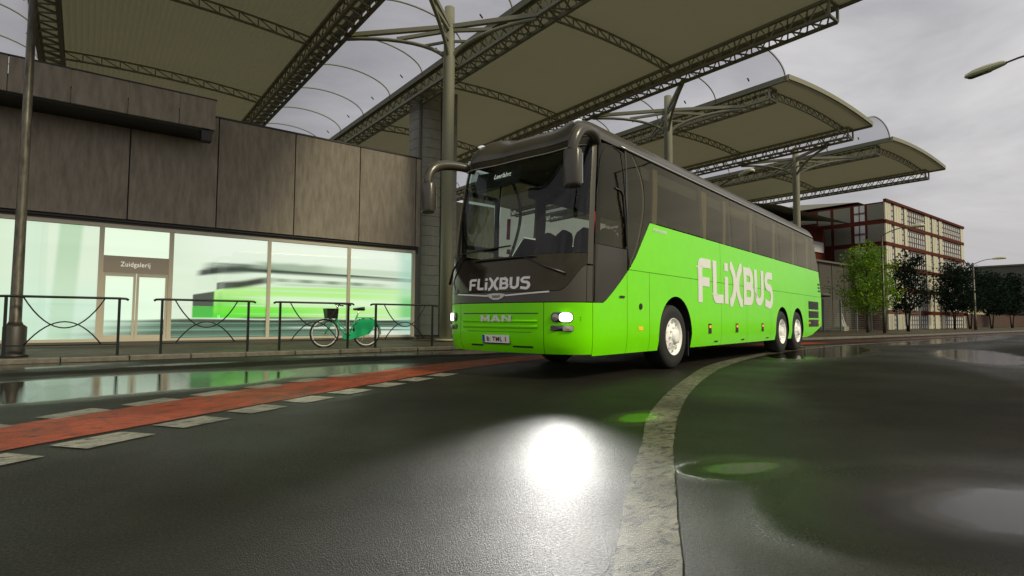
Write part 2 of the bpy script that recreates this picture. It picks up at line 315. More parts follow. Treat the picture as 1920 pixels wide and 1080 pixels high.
dl = [[(-.14,4.46),(.05,4.22),(.42,4.47),(.24,4.70)],[(.43,4.85),(.60,4.60),(.95,4.81),(.80,5.06)],[(.98,5.20),(1.13,4.96),(1.48,5.17),(1.33,5.42)],[(1.51,5.53),(1.67,5.28),(2.02,5.49),(1.87,5.74)],[(2.06,5.86),(2.22,5.62),(2.57,5.82),(2.42,6.07)],
      [(2.63,6.18),(2.79,5.94),(3.14,6.14),(2.99,6.39)],[(3.2,6.5),(3.35,6.27),(3.72,6.48),(3.55,6.72)],[(3.8,6.83),(3.94,6.6),(4.3,6.8),(4.15,7.04)],[(-.68,4.15),(-.50,3.90),(-.14,4.13),(-.32,4.36)],
      [(-.27,5.60+.15),(-.14,5.56),(.23,5.82),(.10,6.05)],[(.30,6.12),(.42,5.93),(.79,6.18),(.66,6.40)],[(.88,6.49),(1.0,6.28),(1.36,6.50),(1.22,6.74)],[(1.46,6.84),(1.6,6.63),(1.96,6.84),(1.8,7.06)],[(2.04,7.18),(2.18,6.97),(2.54,7.17),(2.4,7.40)],
      [(2.62,7.5),(2.76,7.29),(3.12,7.48),(2.98,7.72)],[(-.85,5.33),(-.7,5.13),(-.36,5.4),(-.5,5.62)],[(16.6,8.25),(16.7,7.95),(17.7,7.98),(17.6,8.28)]]
mb = MB()
for q in dl: mb.add([(x, y, .0045) for x, y in q], [(0,1,2,3)])
tag(mb.build('lane_dashes', DASHM), kind='structure')
wl = [(-.6,-.35),(.4,.45),(1.33,1.20),(2.2,1.87),(2.86,2.33),(3.69,2.94),(4.82,3.63),(6.39,4.48),(8.5,5.52),(10.79,6.33),(13.19,6.94),(17,7.5),(24,7.9),(60,8.0)]
wr = [(-.45,-.55),(.57,.30),(1.51,1.07),(2.42,1.76),(3.03,2.21),(3.98,2.85),(5.2,3.58),(6.75,4.40),(8.7,5.28),(10.9,6.08),(13.3,6.68),(17,7.25),(24,7.65),(60,7.8)]
tag(strip_mesh(rough_edge([(a,b,0) for a,b in wl], .008, 40), rough_edge([(a,b,0) for a,b in wr], .008, 40), .0042).build('white_edge_line', WHM), kind='structure')

# ------------------------------------------------------------------ gallery building
YW = 16.5
gal = empty('gallery_building', (3, YW, 0), 0, 'low gallery building of brown concrete panels over a bright backlit shop front', 'building')
GO = Vector((3, YW, 0))
def rel(mbx, o): mbx.v = [(v[0]-o[0], v[1]-o[1], v[2]-o[2]) for v in mbx.v]; return mbx
pan = [-7.2, -5.1, -3.1, -1.1, .77*.985, 2.70, 4.70, 6.66, 8.60, 8.78]
for a, b in zip(pan, pan[1:]): rel(MB().box(a+.015, b-.015, YW-.12, YW, 3.17, 6.12), GO).build('wall_panel', CONC, gal)
rel(MB().box(-9, 8.79, YW+.0, YW+6, 2.95, 6.07), GO).build('wall', DARKT, gal)
rel(MB().box(-9, 8.81, YW-.14, YW+6, 6.125, 6.17), GO).build('roof_edge', DARKT, gal)
rel(MB().box(-9, 8.75, YW-.05, YW+.02, 3.05, 3.165).box(-9, 8.75, YW-.10, YW+.02, 3.10, 3.13), GO).build('lintel', DARKT, gal)
bs = [-7.2, -5.0, -2.95, -1.43, -.40, .63, 1.65, 2.44]
for a, b in zip(bs, bs[1:]): rel(MB().box(a+.01, b-.01, 15.3, 15.38, 5.46, 6.20), GO).build('parapet_panel', CONC, gal)
rel(MB().box(2.36, 2.44, 15.385, YW-.13, 5.47, 6.19), GO).build('parapet_panel', CONC, gal)
rel(MB().box(-7.2, 2.35, 15.39, YW-.13, 5.42, 5.47), GO).build('parapet_soffit', DARKT, gal)
rel(MB().box(-7.2, 2.45, 15.29, 15.37, 6.205, 6.235), GO).build('parapet_cap', DARKT, gal)
rel(MB().box(2.14, 2.37, 15.33, 15.6, 5.17, 5.415), GO).build('corner_box', DARKT, gal)
rel(MB().box(-9, 8.75, YW-.03, YW+.1, .082, .19), GO).build('plinth', mat('plinth_stone', (.08, .075, .06), .6), gal)
# frames: mullions
mul = [(-4.2, .09), (-1.72, .09), (.29, .10), (1.73, .10), (4.10, .09), (6.42, .09), (8.62, .10)]
for x, wd in mul: rel(MB().box(x-wd/2, x+wd/2, YW-.02, YW+.06, .255, 2.955), GO).build('mullion', FRAME, gal)
rel(MB().box(-9, 8.67, YW-.025, YW+.065, .19, .255), GO).build('bottom_frame', FRAME, gal)
rel(MB().box(-9, 8.67, YW-.025, YW+.065, 2.955, 3.05), GO).build('top_frame', FRAME, gal)
rel(MB().box(.342, 1.678, YW-.015, YW+.05, 1.86, 2.27), GO).build('sign_board', mat('sign_board_taupe', (.36, .31, .24), .6), gal); sign_ = bpy.data.objects['sign_board']
for a, b in ((.342, 1.004), (1.016, 1.678)):
    f = rel(MB().box(a, a+.055, YW, YW+.045, .257, 1.855).box(b-.055, b, YW, YW+.045, .257, 1.855).box(a+.056, b-.056, YW, YW+.045, 1.775, 1.855).box(a+.056, b-.056, YW, YW+.045, .257, .34), GO).build('door_leaf', FRAME, gal)
vs, fs = text_mesh('Zuidgalerij', .165, bold=.0005, spacing=1.06)
wdt = max(v[0] for v in vs); x0 = .98-wdt/2*.82
mbx = MB().add([(x0+v[0]*.82, YW-.019, 2.02+v[1]) for v in vs], fs); rel(mbx, GO).build('sign_lettering', mat('white_letters', (.85, .85, .8), .5, emit=(1, 1, .9), es=.35), sign_)

# backlit poster behind the glass: printed picture of a coach blurred by speed
def poster_mat():
    M = bpy.data.materials.new('backlit_print'); M.use_nodes = True; n = M.node_tree.nodes; l = M.node_tree.links; b = n['Principled BSDF']
    a = n.new('ShaderNodeVertexColor'); a.layer_name = 'print'; l.new(a.outputs[0], b.inputs['Emission Color']); b.inputs['Emission Strength'].default_value = 1.15
    b.inputs['Base Color'].default_value = (.1, .1, .1, 1); b.inputs['Roughness'].default_value = .25; return M
def smooth(e0, e1, x): t = np.clip((x-e0)/(e1-e0), 0, 1); return t*t*(3-2*t)
def poster():
    X, Zs = np.meshgrid(np.linspace(-4.5, 8.6, 760), np.linspace(.22, 2.98, 200), indexing='ij')
    srgb = lambda r, g, b: np.array([((c/255+.055)/1.055)**2.4 if c > 10 else c/255/12.92 for c in (r, g, b)])
    C = np.zeros(X.shape+(3,)); base = srgb(214, 232, 206); C[:] = base
    def put(col, m_):
        nonlocal C
        C = C*(1-m_[..., None])+np.array(col)*m_[..., None]
    nse = lambda fx, fz, seed: sum(np.sin(Zs*fz*(1+k*.9)+seed*k*1.3+X*fx*(k % 3-1))/(1+k*.6) for k in range(6))/3
    put(srgb(228, 240, 222), smooth(1.5, 3, X)*smooth(1.6, 2.6, Zs)*.8)
    put(srgb(196, 228, 205), smooth(1.9, .9, Zs)*smooth(2.6, -.5, X)*.9)
    put(srgb(200, 225, 190), smooth(-.9, -1.9, X)*.6)
    band = smooth(-.62, -.52, X-.12*(Zs-1.6)*.4)*smooth(-.08, -.2, X-.12*(Zs-1.6)*.4)
    put(srgb(155, 195, 150), band*(.65-.25*smooth(2.4, 1.0, Zs)))
    put(srgb(190, 222, 195), smooth(-.62, -.9, X)*smooth(-1.3, -.9, X)*.5)
    # road: streaked dark greens at the bottom
    rt = .72+.0*X
    left = smooth(-.9, 1.6, X+ (Zs-.3)*-1.5)
    m_ = smooth(rt+.03, rt-.02, Zs+ .02*np.sin(X*2))*left
    put(srgb(42, 98, 78), m_*.95)
    st = nse(.25, 38, 2.1); put(srgb(18, 40, 34), m_*smooth(.0, .35, st)*.9); put(srgb(120, 175, 145), m_*smooth(-.2, -.6, st)*.6)
    put(srgb(10, 28, 22), smooth(.06, .015, np.abs(Zs-.68))*smooth(1.2, 2.6, X))
    put(srgb(225, 240, 225), smooth(.05, .0, np.abs(Zs-.50+.01*(X-5)))*smooth(3.8, 5.2, X)*.85)
    put(srgb(230, 240, 225), smooth(.44, .36, Zs)*smooth(6.3, 7.0, X)*.8)
    # coach: green flank
    fl = smooth(2.24, 2.28, X)*smooth(.76, .79, Zs)*smooth(1.66, 1.60, Zs-np.clip((X-2.9)*.02, 0, .1)+np.clip(2.9-X, 0, 1)*.9)
    put(srgb(175, 235, 130), fl)
    put(srgb(60, 215, 10), fl*smooth(4.6, 2.75, X)*smooth(1.5, .9, Zs))
    put(srgb(120, 225, 60), fl*smooth(.16, .03, np.abs(Zs-1.0))*smooth(7.5, 3.5, X)*.8)
    put(srgb(222, 244, 210), fl*smooth(.18, .05, np.abs(Zs-1.28+.01*(X-4)))*smooth(3.2, 4.2, X)*.85)
    put(srgb(205, 240, 180), fl*smooth(5.8, 8, X)*.6)
    put(srgb(205, 232, 205), fl*smooth(2.9, 3.2, X)*smooth(.02, .07, np.abs(Zs-.98))*smooth(.25, .6, nse(.1, 30, .7)))
    # front face: green below, near black above
    fr = smooth(2.24, 2.27, X)*smooth(2.75, 2.70, X-.02*Zs)
    put(srgb(20, 175, 20), fr*smooth(.77, .80, Zs)*smooth(1.09, 1.05, Zs)); put(srgb(28, 50, 38), fr*smooth(1.06, 1.09, Zs)*smooth(1.50, 1.46, Zs+(2.75-X)*.2))
    put(srgb(205, 225, 200), smooth(2.24, 2.4, X)*smooth(3.0, 2.8, X)*smooth(1.5, 1.56, Zs)*smooth(2.0, 1.9, Zs)*.5)
    # windscreen slab, roof band, windows
    rd = np.clip((X-2.3)/.9, 0, 1)
    put(srgb(25, 42, 32), smooth(2.25, 2.5, X)*smooth(3.5, 3.2, X)*smooth(1.84+rd*.12, 1.90+rd*.18, Zs)*smooth(2.05+rd*.28, 1.97+rd*.2, Zs))
    put(srgb(20, 38, 28), smooth(2.78, 2.83, X)*smooth(3.85, 3.78, X)*smooth(.10, .085, np.abs(Zs-(1.62+(X-2.8)*.24))))
    put(srgb(38, 60, 46), smooth(3.0, 3.3, X)*smooth(.085, .04, np.abs(Zs-2.10+.012*(X-3)))*(1-.35*smooth(6, 8.6, X)))
    put(srgb(120, 150, 120), smooth(3.2, 3.8, X)*smooth(6.2, 5.0, X)*smooth(2.12, 2.16, Zs)*smooth(2.38, 2.26, Zs-.05*((X*1.3) % 1))*.75)
    put(srgb(175, 200, 170), smooth(5.0, 5.8, X)*smooth(2.12, 2.16, Zs)*smooth(2.36, 2.28, Zs)*.6)
    put(srgb(75, 108, 78), smooth(3.9, 4.1, X)*smooth(7.8, 6.4, X)*smooth(.07, .03, np.abs(Zs-1.86+.008*(X-4)))*(.35+.5*(np.sin(X*8.1) > .1)))
    put(srgb(150, 185, 150), smooth(3.9, 4.3, X)*smooth(8.6, 7, X)*smooth(.05, .02, np.abs(Zs-1.74))*.5)
    # teal slab at the right edge
    put(srgb(150, 205, 185), smooth(7.75, 8.0, X)*(.45+.2*smooth(1.6, 2.4, Zs)))
    put(srgb(60, 190, 70), smooth(7.8, 7.95, X)*smooth(.8, .85, Zs)*smooth(1.6, 1.3, Zs)*.6)
    put(srgb(30, 60, 44), smooth(2.35, 2.7, X)*smooth(5.4, 3.2, X)*smooth(.13, .02, np.abs(Zs-2.13-.05*np.sin((X-2.4)*2.2)))*(.55+.45*(nse(.1, 46, .3) > .1)))
    put(srgb(220, 238, 215), smooth(2.8, 3.6, X)*smooth(8.6, 6.5, X)*smooth(.10, .03, np.abs(Zs-1.99))*.55)
    put(srgb(90, 225, 20), smooth(2.75, 3.0, X)*smooth(5.6, 3.6, X)*smooth(.17, .05, np.abs(Zs-.93))*.7)
    put(srgb(15, 45, 30), smooth(3.0, 3.4, X)*smooth(6.5, 4, X)*smooth(.05, .01, np.abs(Zs-.78))*.8)
    # smear everything along the direction of travel
    for _ in range(3):
        K_ = 7; acc = np.zeros_like(C)
        for k in range(K_):
            sh = np.roll(C, k*2, axis=0); sh[:k*2] = C[:k*2]; acc += sh
        wgt = smooth(2.75, 3.4, X)[..., None]; C = C*(1-wgt)+acc/K_*wgt
    C *= (1+.03*nse(.6, 5, 1.1))[..., None]
    nx, nz_ = X.shape
    vs = [(float(a)-GO.x, .075, float(b)) for a, b in zip(X.ravel(), Zs.ravel())]
    fs = [(i*nz_+j, (i+1)*nz_+j, (i+1)*nz_+j+1, i*nz_+j+1) for i in range(nx-1) for j in range(nz_-1)]
    me = bpy.data.meshes.new('backlit_poster'); me.from_pydata(vs, [], fs)
    at = me.color_attributes.new('print', 'FLOAT_COLOR', 'POINT'); at.data.foreach_set('color', np.concatenate([C.reshape(-1, 3), np.ones((nx*nz_, 1))], 1).ravel().astype(np.float32))
    me.materials.append(poster_mat()); o = bpy.data.objects.new('backlit_poster', me); COL.objects.link(o); o.parent = gal
    o['label'] = 'glowing print of a lime green coach blurred by speed'
poster()
for a, b in ((-4.155, -1.765), (-1.675, .24), (1.78, 4.055), (4.145, 6.375), (6.465, 8.57)):
    rel(MB().add([(a, YW+.03, .255), (b, YW+.03, .255), (b, YW+.03, 2.955), (a, YW+.03, 2.955)], [(0,1,2,3)]), GO).build('shop_window', GL, gal)

bw = empty('station_building', (20, 27, .08), 0, 'plain brown grey building under the canopies, seen through the windscreen of the coach', 'building')
rel(MB().box(12.9, 17.7, 24.5, 31, .08, 6.9), (20, 27, .08)).build('tall_wall', CONC, bw)
rel(MB().box(17.71, 41, 25, 31, .08, 4.3), (20, 27, .08)).build('low_wall', CONC, bw)
mb = MB()
for k in range(14): mb.box(18.3+k*1.6, 19.5+k*1.6, 24.95, 24.99, 1.0, 3.4)
rel(mb, (20, 27, .08)).build('window_row', mat('dark_pane', (.03, .035, .03), .15), bw)

# stone pillar by the gallery end
pil = empty('stone_pillar', (11.9, 20.6, 0), 0, 'tall grey stone pillar with coursed blocks at the end of the gallery', 'pillar')
mb = MB()
for k in range(26):
    z0 = .1+k*.42; 
    pts = [(10.98+.6*(1-math.cos(t)), 21.1-.0-.55*math.sin(t)) for t in lin(0, math.pi/2, 8)]+[(11.95, 20.55), (11.95, 21.6), (10.98, 21.6)]
    mb.poly([(x-11.9, y-20.6) for x, y in pts], z0, z0+.405)
mb.build('block_courses', PILL, pil)
mb = MB()
for k in range(26): z0 = .1+k*.42; mb.box(12.0-11.9, 12.75-11.9, 20.5-20.6, 21.6-20.6, z0, z0+.405)
mb.build('block_courses', PILL, pil)
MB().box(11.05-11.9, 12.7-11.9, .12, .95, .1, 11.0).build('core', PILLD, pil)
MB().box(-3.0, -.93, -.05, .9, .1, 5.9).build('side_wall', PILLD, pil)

# ------------------------------------------------------------------ canopies
ZC = 10.0
def truss(mb, a, b, up, h, bay, t=.05, chord=.08, zig=True):
    """planar truss between a and b, second chord offset by up*h"""
    a = Vector(a); b = Vector(b); up = Vector(up)*h; n = max(1, round((b-a).length/bay))
    for i in range(n):
        p = a.lerp(b, i/n); q = a.lerp(b, (i+1)/n)
        mb.beam(p, p+up, t); mb.beam(p, q+up, t) if i % 2 else mb.beam(p+up, q, t)
    mb.beam(a, b, chord); mb.beam(a+up, b+up, chord)
def girder(x, y0, y1, par, org):
    mb = MB(); w_ = .30; h = .5
    for sx in (-w_, w_):
        for z in (ZC, ZC+h): mb.beam((x+sx, y0, z), (x+sx, y1, z), .10, .10)
    n = round((y1-y0)/.62)
    for i in range(n+1):
        y = y0+(y1-y0)*i/n; y2 = y0+(y1-y0)*(i+.5)/n; y3 = y0+(y1-y0)*(i+1)/n
        if i == n:
            for sx in (-w_, w_): mb.beam((x+sx, y, ZC), (x+sx, y, ZC+h), .05)
            break
        for sx in (-w_, w_):
            mb.beam((x+sx, y, ZC), (x+sx, y2, ZC+h), .034); mb.beam((x+sx, y2, ZC+h), (x+sx, y3, ZC), .034)
        mb.beam((x-w_, y, ZC), (x+w_, y2, ZC), .045); mb.beam((x+w_, y2, ZC), (x-w_, y3, ZC), .045)
        mb.beam((x-w_, y, ZC+h), (x+w_, y2, ZC+h), .04)
    mb.beam((x-w_, y0, ZC), (x+w_, y0, ZC), .07); mb.beam((x-w_, y0, ZC+h), (x+w_, y0, ZC+h), .07)
    mb.beam((x-w_, y0, ZC), (x-w_, y0, ZC+h), .07); mb.beam((x+w_, y0, ZC), (x+w_, y0, ZC+h), .07)
    return rel(mb, org).build('girder', STEEL, par)
def canopy(xl, xr, y0, y1, trs, label, rib):
    o = Vector(((xl+xr)/2, (y0+y1)/2, 0)); root = empty('roof_canopy', o, 0, label, 'roof canopy', 'curved roof canopies over the bus station')
    e = .42; za, rise = ZC+.52, .22
    prof = lambda x: za+rise*(1-((x-(xl+xr)/2)/((xr-xl)/2+e))**2)
    ya = y0-.85
    if rib:
        def fn(x, y): return (x, y, prof(x))
        xs_ = []; x = xl-e
        while x < xr+e: xs_ += [x, x+.07, x+.085, x+.155]; x += .17
        mb = MB(); n = len(xs_)
        V = [(x_, y, prof(x_)+(.0 if i % 4 in (0, 1) else .035)) for y in (ya, y1) for i, x_ in enumerate(xs_)]
        mb.add(V, [(i, i+1, n+i+1, n+i) for i in range(n-1)])
    else:
        mb = MB().grid(lambda x, y: (x, y, prof(x)), lin(xl-e, xr+e, 25), lin(ya, y1, 30))
    rel(mb, o).build('roof_sheet', SHEET, root)
    mb = MB()
    pts = lin(xl-e, xr+e, 25)
    for p, q in zip(pts, pts[1:]): mb.beam((p, ya, prof(p)+.08), (q, ya, prof(q)+.08), .07, .2)
    mb.beam((xl-e, ya, prof(xl-e)+.04), (xl-e, y1, prof(xl-e)+.04), .10, .22); mb.beam((xr+e, ya, prof(xr+e)+.04), (xr+e, y1, prof(xr+e)+.04), .10, .22)
    rel(mb, o).build('fascia', mat('fascia_olive', (.20, .20, .13), .6), root)
    girder(xl, y0, y1, root, o); girder(xr, y0, y1, root, o)
    for yt in trs:
        mb = MB(); n = round((xr-xl-.6)/.55); P = []
        for i in range(n+1):
            x = xl+.3+(xr-xl-.6)*i/n; zt = prof(x)-.06; P.append((x, zt, zt-.30))
        for (x1, a1, b1), (x2, a2, b2), i in zip(P, P[1:], range(n)):
            mb.beam((x1, yt, a1), (x2, yt, a2), .05); mb.beam((x1, yt, b1), (x2, yt, b2), .06)
            mb.beam((x1, yt, a1), (x1, yt, b1), .035); mb.beam((x1, yt, a1), (x2, yt, b2), .03)
        rel(mb, o).build('cross_truss', STEEL, root)
TR = [12.7, 19.15, 25.8, 32.4]
canopy(-1.25, 6.2, 7.0, 39, TR, 'leftmost roof canopy with a ribbed underside, above the gallery building', True)
canopy(10.85, 17.75, 7.0, 39, TR, 'large smooth roof canopy nearest the camera, directly above the green coach', False)
canopy(22.5, 30.3, 11.3, 39, [11.5, 17.0, 23.5, 30.0], 'roof canopy behind the coach roof, second from the right end of the row', False)
canopy(34.4, 42.7, 11.5, 39, [11.7, 18.2, 24.8, 31.3], 'farthest roof canopy, ending the row beside the brick and cream building', False)
def vault(x0, x1, y0, y1, label, ribs, rise=.85):
    o = Vector(((x0+x1)/2, (y0+y1)/2, ZC)); root = empty('glass_vault', o, 0, label, 'glass roof', 'arched glass roofs between the canopies')
    pr = lambda t: ((x0+x1)/2-(x1-x0)/2*math.cos(t), ZC+.52+rise*math.sin(t)**.85)
    rel(MB().grid(lambda t, y: (pr(t)[0], y, pr(t)[1]), lin(0, math.pi, 25), lin(y0, y1, 3)), o).build('glass_sheet', GV, root)
    for y in ribs: rel(MB().tube([(pr(t)[0], y, pr(t)[1]-.02) for t in lin(0, math.pi, 21)], .028, 6), o).build('arched_rib', STEEL, root)
    for y in [yy+1.45 for yy in ribs[:-1]]:
        for t in (.35, 2.6): a = pr(t); b = pr(t+.14); rel(MB().beam((a[0], y, a[1]-.01), (b[0], y, b[1]-.01), .05, .03), o).build('clamp', DARKT, root)
vault(-6.2, -1.7, 6.3, 39, 'glass roof at the far left of the frame, left of the ribbed canopy', [7+2.95*i for i in range(11)])
vault(6.65, 10.4, 6.3, 39, 'glass roof above the nearest branching column', [7.6+2.95*i for i in range(11)])
vault(18.2, 22.05, 10.5, 39, 'glass roof rising between the large near canopy and the next one', [10.55, 13.66, 16.8, 19.9, 23, 26, 29, 32, 35])
vault(30.75, 33.95, 10.7, 39, 'small glass roof beside the farthest canopy', [10.75, 13.9, 17, 20.1, 23.2, 26.3, 29.4, 32.5])
def column(x, y, xl, xr, label):
    root = empty('canopy_column', (x, y, .1), 0, label, 'column', 'branching steel columns carrying the canopies')
    o = Vector((x, y, .1))
    rel(MB().tube([(x, y, .1), (x, y, 8.9), (x, y, 10.75)], [.19, .185, .16], 16), o).build('post', STEEL, root)
    rel(MB().tube([(x, y, .1), (x, y, .16)], .32, 16), o).build('base_plate', STEEL, root)
    for tx in (xl, xr):
        for dy in (-2.4, 2.4):
            mb = MB(); e = Vector((tx, y+dy, ZC+.02)); nd = Vector((x, y, 10.12)); lw = Vector((x, y, 8.85))
            d = Vector((tx-x, dy, 0)); L_ = d.length; d.normalize()
            mb.beam(nd, e, .13, .13); mb.beam(nd+Vector((0, 0, -.12)), nd.lerp(e, .5)+Vector((0, 0, -.26)), .10)
            P = [lw+d*(L_*(1-math.cos(t)))+Vector((0, 0, (ZC-.1-8.85)*math.sin(t))) for t in lin(0, math.pi/2, 12)]
            mb.tube(P, .062, 8)
            mb.beam(Vector((x, y, 9.65)), P[5], .07); mb.beam(Vector((x, y, 9.3)), P[3], .06)
            rel(mb, o).build('branch', STEEL, root)
column(8.93, 14.9, 6.45, 10.55, 'nearest branching column, beside the stone pillar')
column(20.25, 14.9, 17.95, 22.2, 'middle branching column rising behind the coach roof')
column(32.15, 14.9, 30.5, 34.1, 'farthest branching column, behind the rear of the coach')

# ------------------------------------------------------------------ railings
def railing():
    r = empty('railing'); W_ = 1.55
    for x in (0, W_): MB().box(x-.022, x+.022, -.022, .022, 0, 1.03).build('post', RAIL, r)
    MB().tube([(-.14, 0, 1.02), (-.10, 0, 1.045), (0, 0, 1.05), (W_, 0, 1.05), (W_+.10, 0, 1.045), (W_+.14, 0, 1.02)], .022, 8).build('top_rail', RAIL, r)
    MB().beam((.02, 0, .20), (W_-.02, 0, .20), .022).build('bottom_rail', RAIL, r)
    arc = lambda x0, z0, x1, z1, xm, zm: [((1-t)**2*x0+2*t*(1-t)*xm+t*t*x1, 0, (1-t)**2*z0+2*t*(1-t)*zm+t*t*z1) for t in lin(0, 1, 17)]
    MB().tube(arc(.22, 1.03, W_-.22, 1.03, W_/2, -.02), .013, 6).build('curved_bar', RAIL, r)
    MB().tube(arc(.25, .21, W_-.25, .21, W_/2, 1.02), .013, 6).build('curved_bar', RAIL, r)
    return r
r0 = railing(); G = 'black iron railings along the kerb'
rl = [(-1.04, 1.57, 'railing beside the round lamp post at the left edge'), (1.21, 1.55, 'railing in front of the double door, with the glowing coach nose above it'),
      (3.40, 1.53, 'railing with the green bicycle parked behind its right half'), (5.62, 1.56, 'railing right of the bicycle, nearest the coach'), (-3.3, 1.55, 'railing cut by the left edge of the picture')]
for i, (x, wd, lb) in enumerate(rl):
    if i == 4: continue
    o = r0 if i == 0 else copy_tree(r0); o.location = (x, 12.66, .082); o.scale = (wd/1.55, 1, 1); tag(o, lb, 'railing', G)

# ------------------------------------------------------------------ bicycle
bk = empty('bicycle', (4.62, 13.35, .082), R(-2), 'green city bicycle with a black front basket parked behind the railing', 'bicycle')
BG = mat('bicycle_green', (.015, .42, .16), .35, 0, coat=.3); BW = mat('white_tyre_wall', (.75, .75, .7), .5)
rw = .335; WB = 1.05
for i, x in enumerate((0, WB)):
    t = MB().tube([(x+rw*math.cos(a), 0, rw+rw*math.sin(a)) for a in lin(0, 2*math.pi, 41)[:-1]], .020, 8, closed=True).build('wheel', RUBBER, bk)
    MB().tube([(x+(rw-.035)*math.cos(a), 0, rw+(rw-.035)*math.sin(a)) for a in lin(0, 2*math.pi, 41)[:-1]], .013, 6, closed=True).build('rim', BW, t)
    mb = MB().tube([(x, -.05, rw), (x, .05, rw)], .03, 10)
    for k in range(18): a = k*math.pi/9; mb.beam((x, .02*(-1)**k, rw), (x+(rw-.03)*math.cos(a), 0, rw+(rw-.03)*math.sin(a)), .003)
    mb.build('spokes', CHROME, t)
hd = (.30, 0, .80); hb = (.26, 0, .62); bb = (.60, 0, .30); st_ = (.80, 0, .78)
MB().tube([hb, (.36, 0, .47), (.48, 0, .34), bb], .018, 8).tube([(.28, 0, .72), (.38, 0, .52), (.52, 0, .44), (.70, 0, .44)], .014, 8).tube([bb, st_], .016, 8).tube([bb, (WB, .0, rw)], .011, 6).tube([(.78, 0, .70), (WB, 0, rw)], .010, 6).tube([hb, hd], .02, 8).build('frame', BG, bk)
MB().tube([(0, -.05, rw), (.12, -.05, .50), (.22, 0, .66)], .012, 6).tube([(0, .05, rw), (.12, .05, .50), (.22, 0, .66)], .012, 6).build('fork', BG, bk)
MB().tube([(x_, 0, z_) for x_, z_ in [(.02+(rw+.04)*math.cos(a)-.02, rw+(rw+.04)*math.sin(a)) for a in lin(.35, 1.3, 10)]], .014, 6).build('mudguard', BG, bk)
MB().tube([(WB+(rw+.04)*math.cos(a), 0, rw+(rw+.04)*math.sin(a)) for a in lin(-.1, 2.5, 18)], .014, 6).build('mudguard', BG, bk)
sk = MB()
for sy in (-.055, .055):
    pts = [(WB-.30, .26), (WB-.12, .30), (WB+.04, .30), (WB+.16, .44), (WB+.20, .68), (WB-.18, .69), (WB-.34, .50)]
    sk.add([(a, sy-.006, b) for a, b in pts]+[(a, sy+.006, b) for a, b in pts], [tuple(range(7)), tuple(range(13, 6, -1))]+[(i, (i+1) % 7, 7+(i+1) % 7, 7+i) for i in range(7)])
sk.build('skirt_guard', BG, bk)
MB().tube([(.52, -.07, .25), (.52, -.03, .25)], .09, 20).add([(.50,-.075,.16),(.85,-.075,.24),(1.05,-.075,.30),(1.05,-.075,.37),(.85,-.075,.40),(.50,-.075,.35)]+[(.50,-.05,.16),(.85,-.05,.24),(1.05,-.05,.30),(1.05,-.05,.37),(.85,-.05,.40),(.50,-.05,.35)], [(0,1,2,3,4,5),(11,10,9,8,7,6),(0,6,7,1),(1,7,8,2),(2,8,9,3),(3,9,10,4),(4,10,11,5),(5,11,6,0)]).build('chain_guard', BG, bk)
MB().box(.80, 1.28, -.07, .07, .705, .73).tube([(1.24, -.06, .70), (1.08, -.07, rw)], .008, 6).tube([(1.24, .06, .70), (1.08, .07, rw)], .008, 6).build('rear_rack', BG, bk)
MB().grid(lambda u, v: (.70+.27*u, (.02+.07*smooth(.2, .9, u))*math.cos(v*2*math.pi), .93+(.028+.022*u)*math.sin(v*2*math.pi)+.012*u), lin(0, 1, 10), lin(0, 1, 13)).build('saddle', BLKPL, bk)
MB().tube([(.80, 0, .74), (.84, 0, .92)], .013, 8).build('seat_post', CHROME, bk)
MB().tube([(.30, 0, .78), (.29, 0, .98), (.27, .02, 1.02), (.30, .22, 1.05), (.44, .27, 1.03)], .012, 8).tube([(.27, 0, 1.02), (.30, -.22, 1.05), (.44, -.27, 1.03)], .012, 8).build('handlebar', CHROME, bk)
for s_ in (-1, 1): MB().tube([(.44, .27*s_, 1.03), (.54, .28*s_, 1.015)], .018, 8).build('grip', BLKPL, bk)
mb = MB(); z0, z1 = .70, .93
for z, e in ((z0, 0), (z1, .03), (.77, .01), (.85, .02)):
    c = [(.03-e, -.13-e, z), (.27+e*.3, -.13-e, z), (.27+e*.3, .13+e, z), (.03-e, .13+e, z)]
    for i in range(4): mb.beam(c[i], c[(i+1) % 4], .014)
mb.add([(.03,-.13,z0),(.27,-.13,z0),(.27,.13,z0),(.03,.13,z0),(0,-.16,z1),(.28,-.16,z1),(.28,.16,z1),(0,.16,z1)], [(0,1,2,3),(0,4,5,1),(1,5,6,2),(2,6,7,3),(3,7,4,0)]); mb.build('basket', BLKPL, bk)
MB().tube([(.55, .10, .30), (.72, .10, .26)], .01, 6).tube([(.60, -.10, .30), (.48, -.10, .34)], .01, 6).tube([(.60, -.1, .30), (.60, .1, .30)], .012, 8).build('crank', CHROME, bk)
MB().tube([(1.02, .05, .30), (.94, .13, .01)], .01, 6).build('kickstand', CHROME, bk)

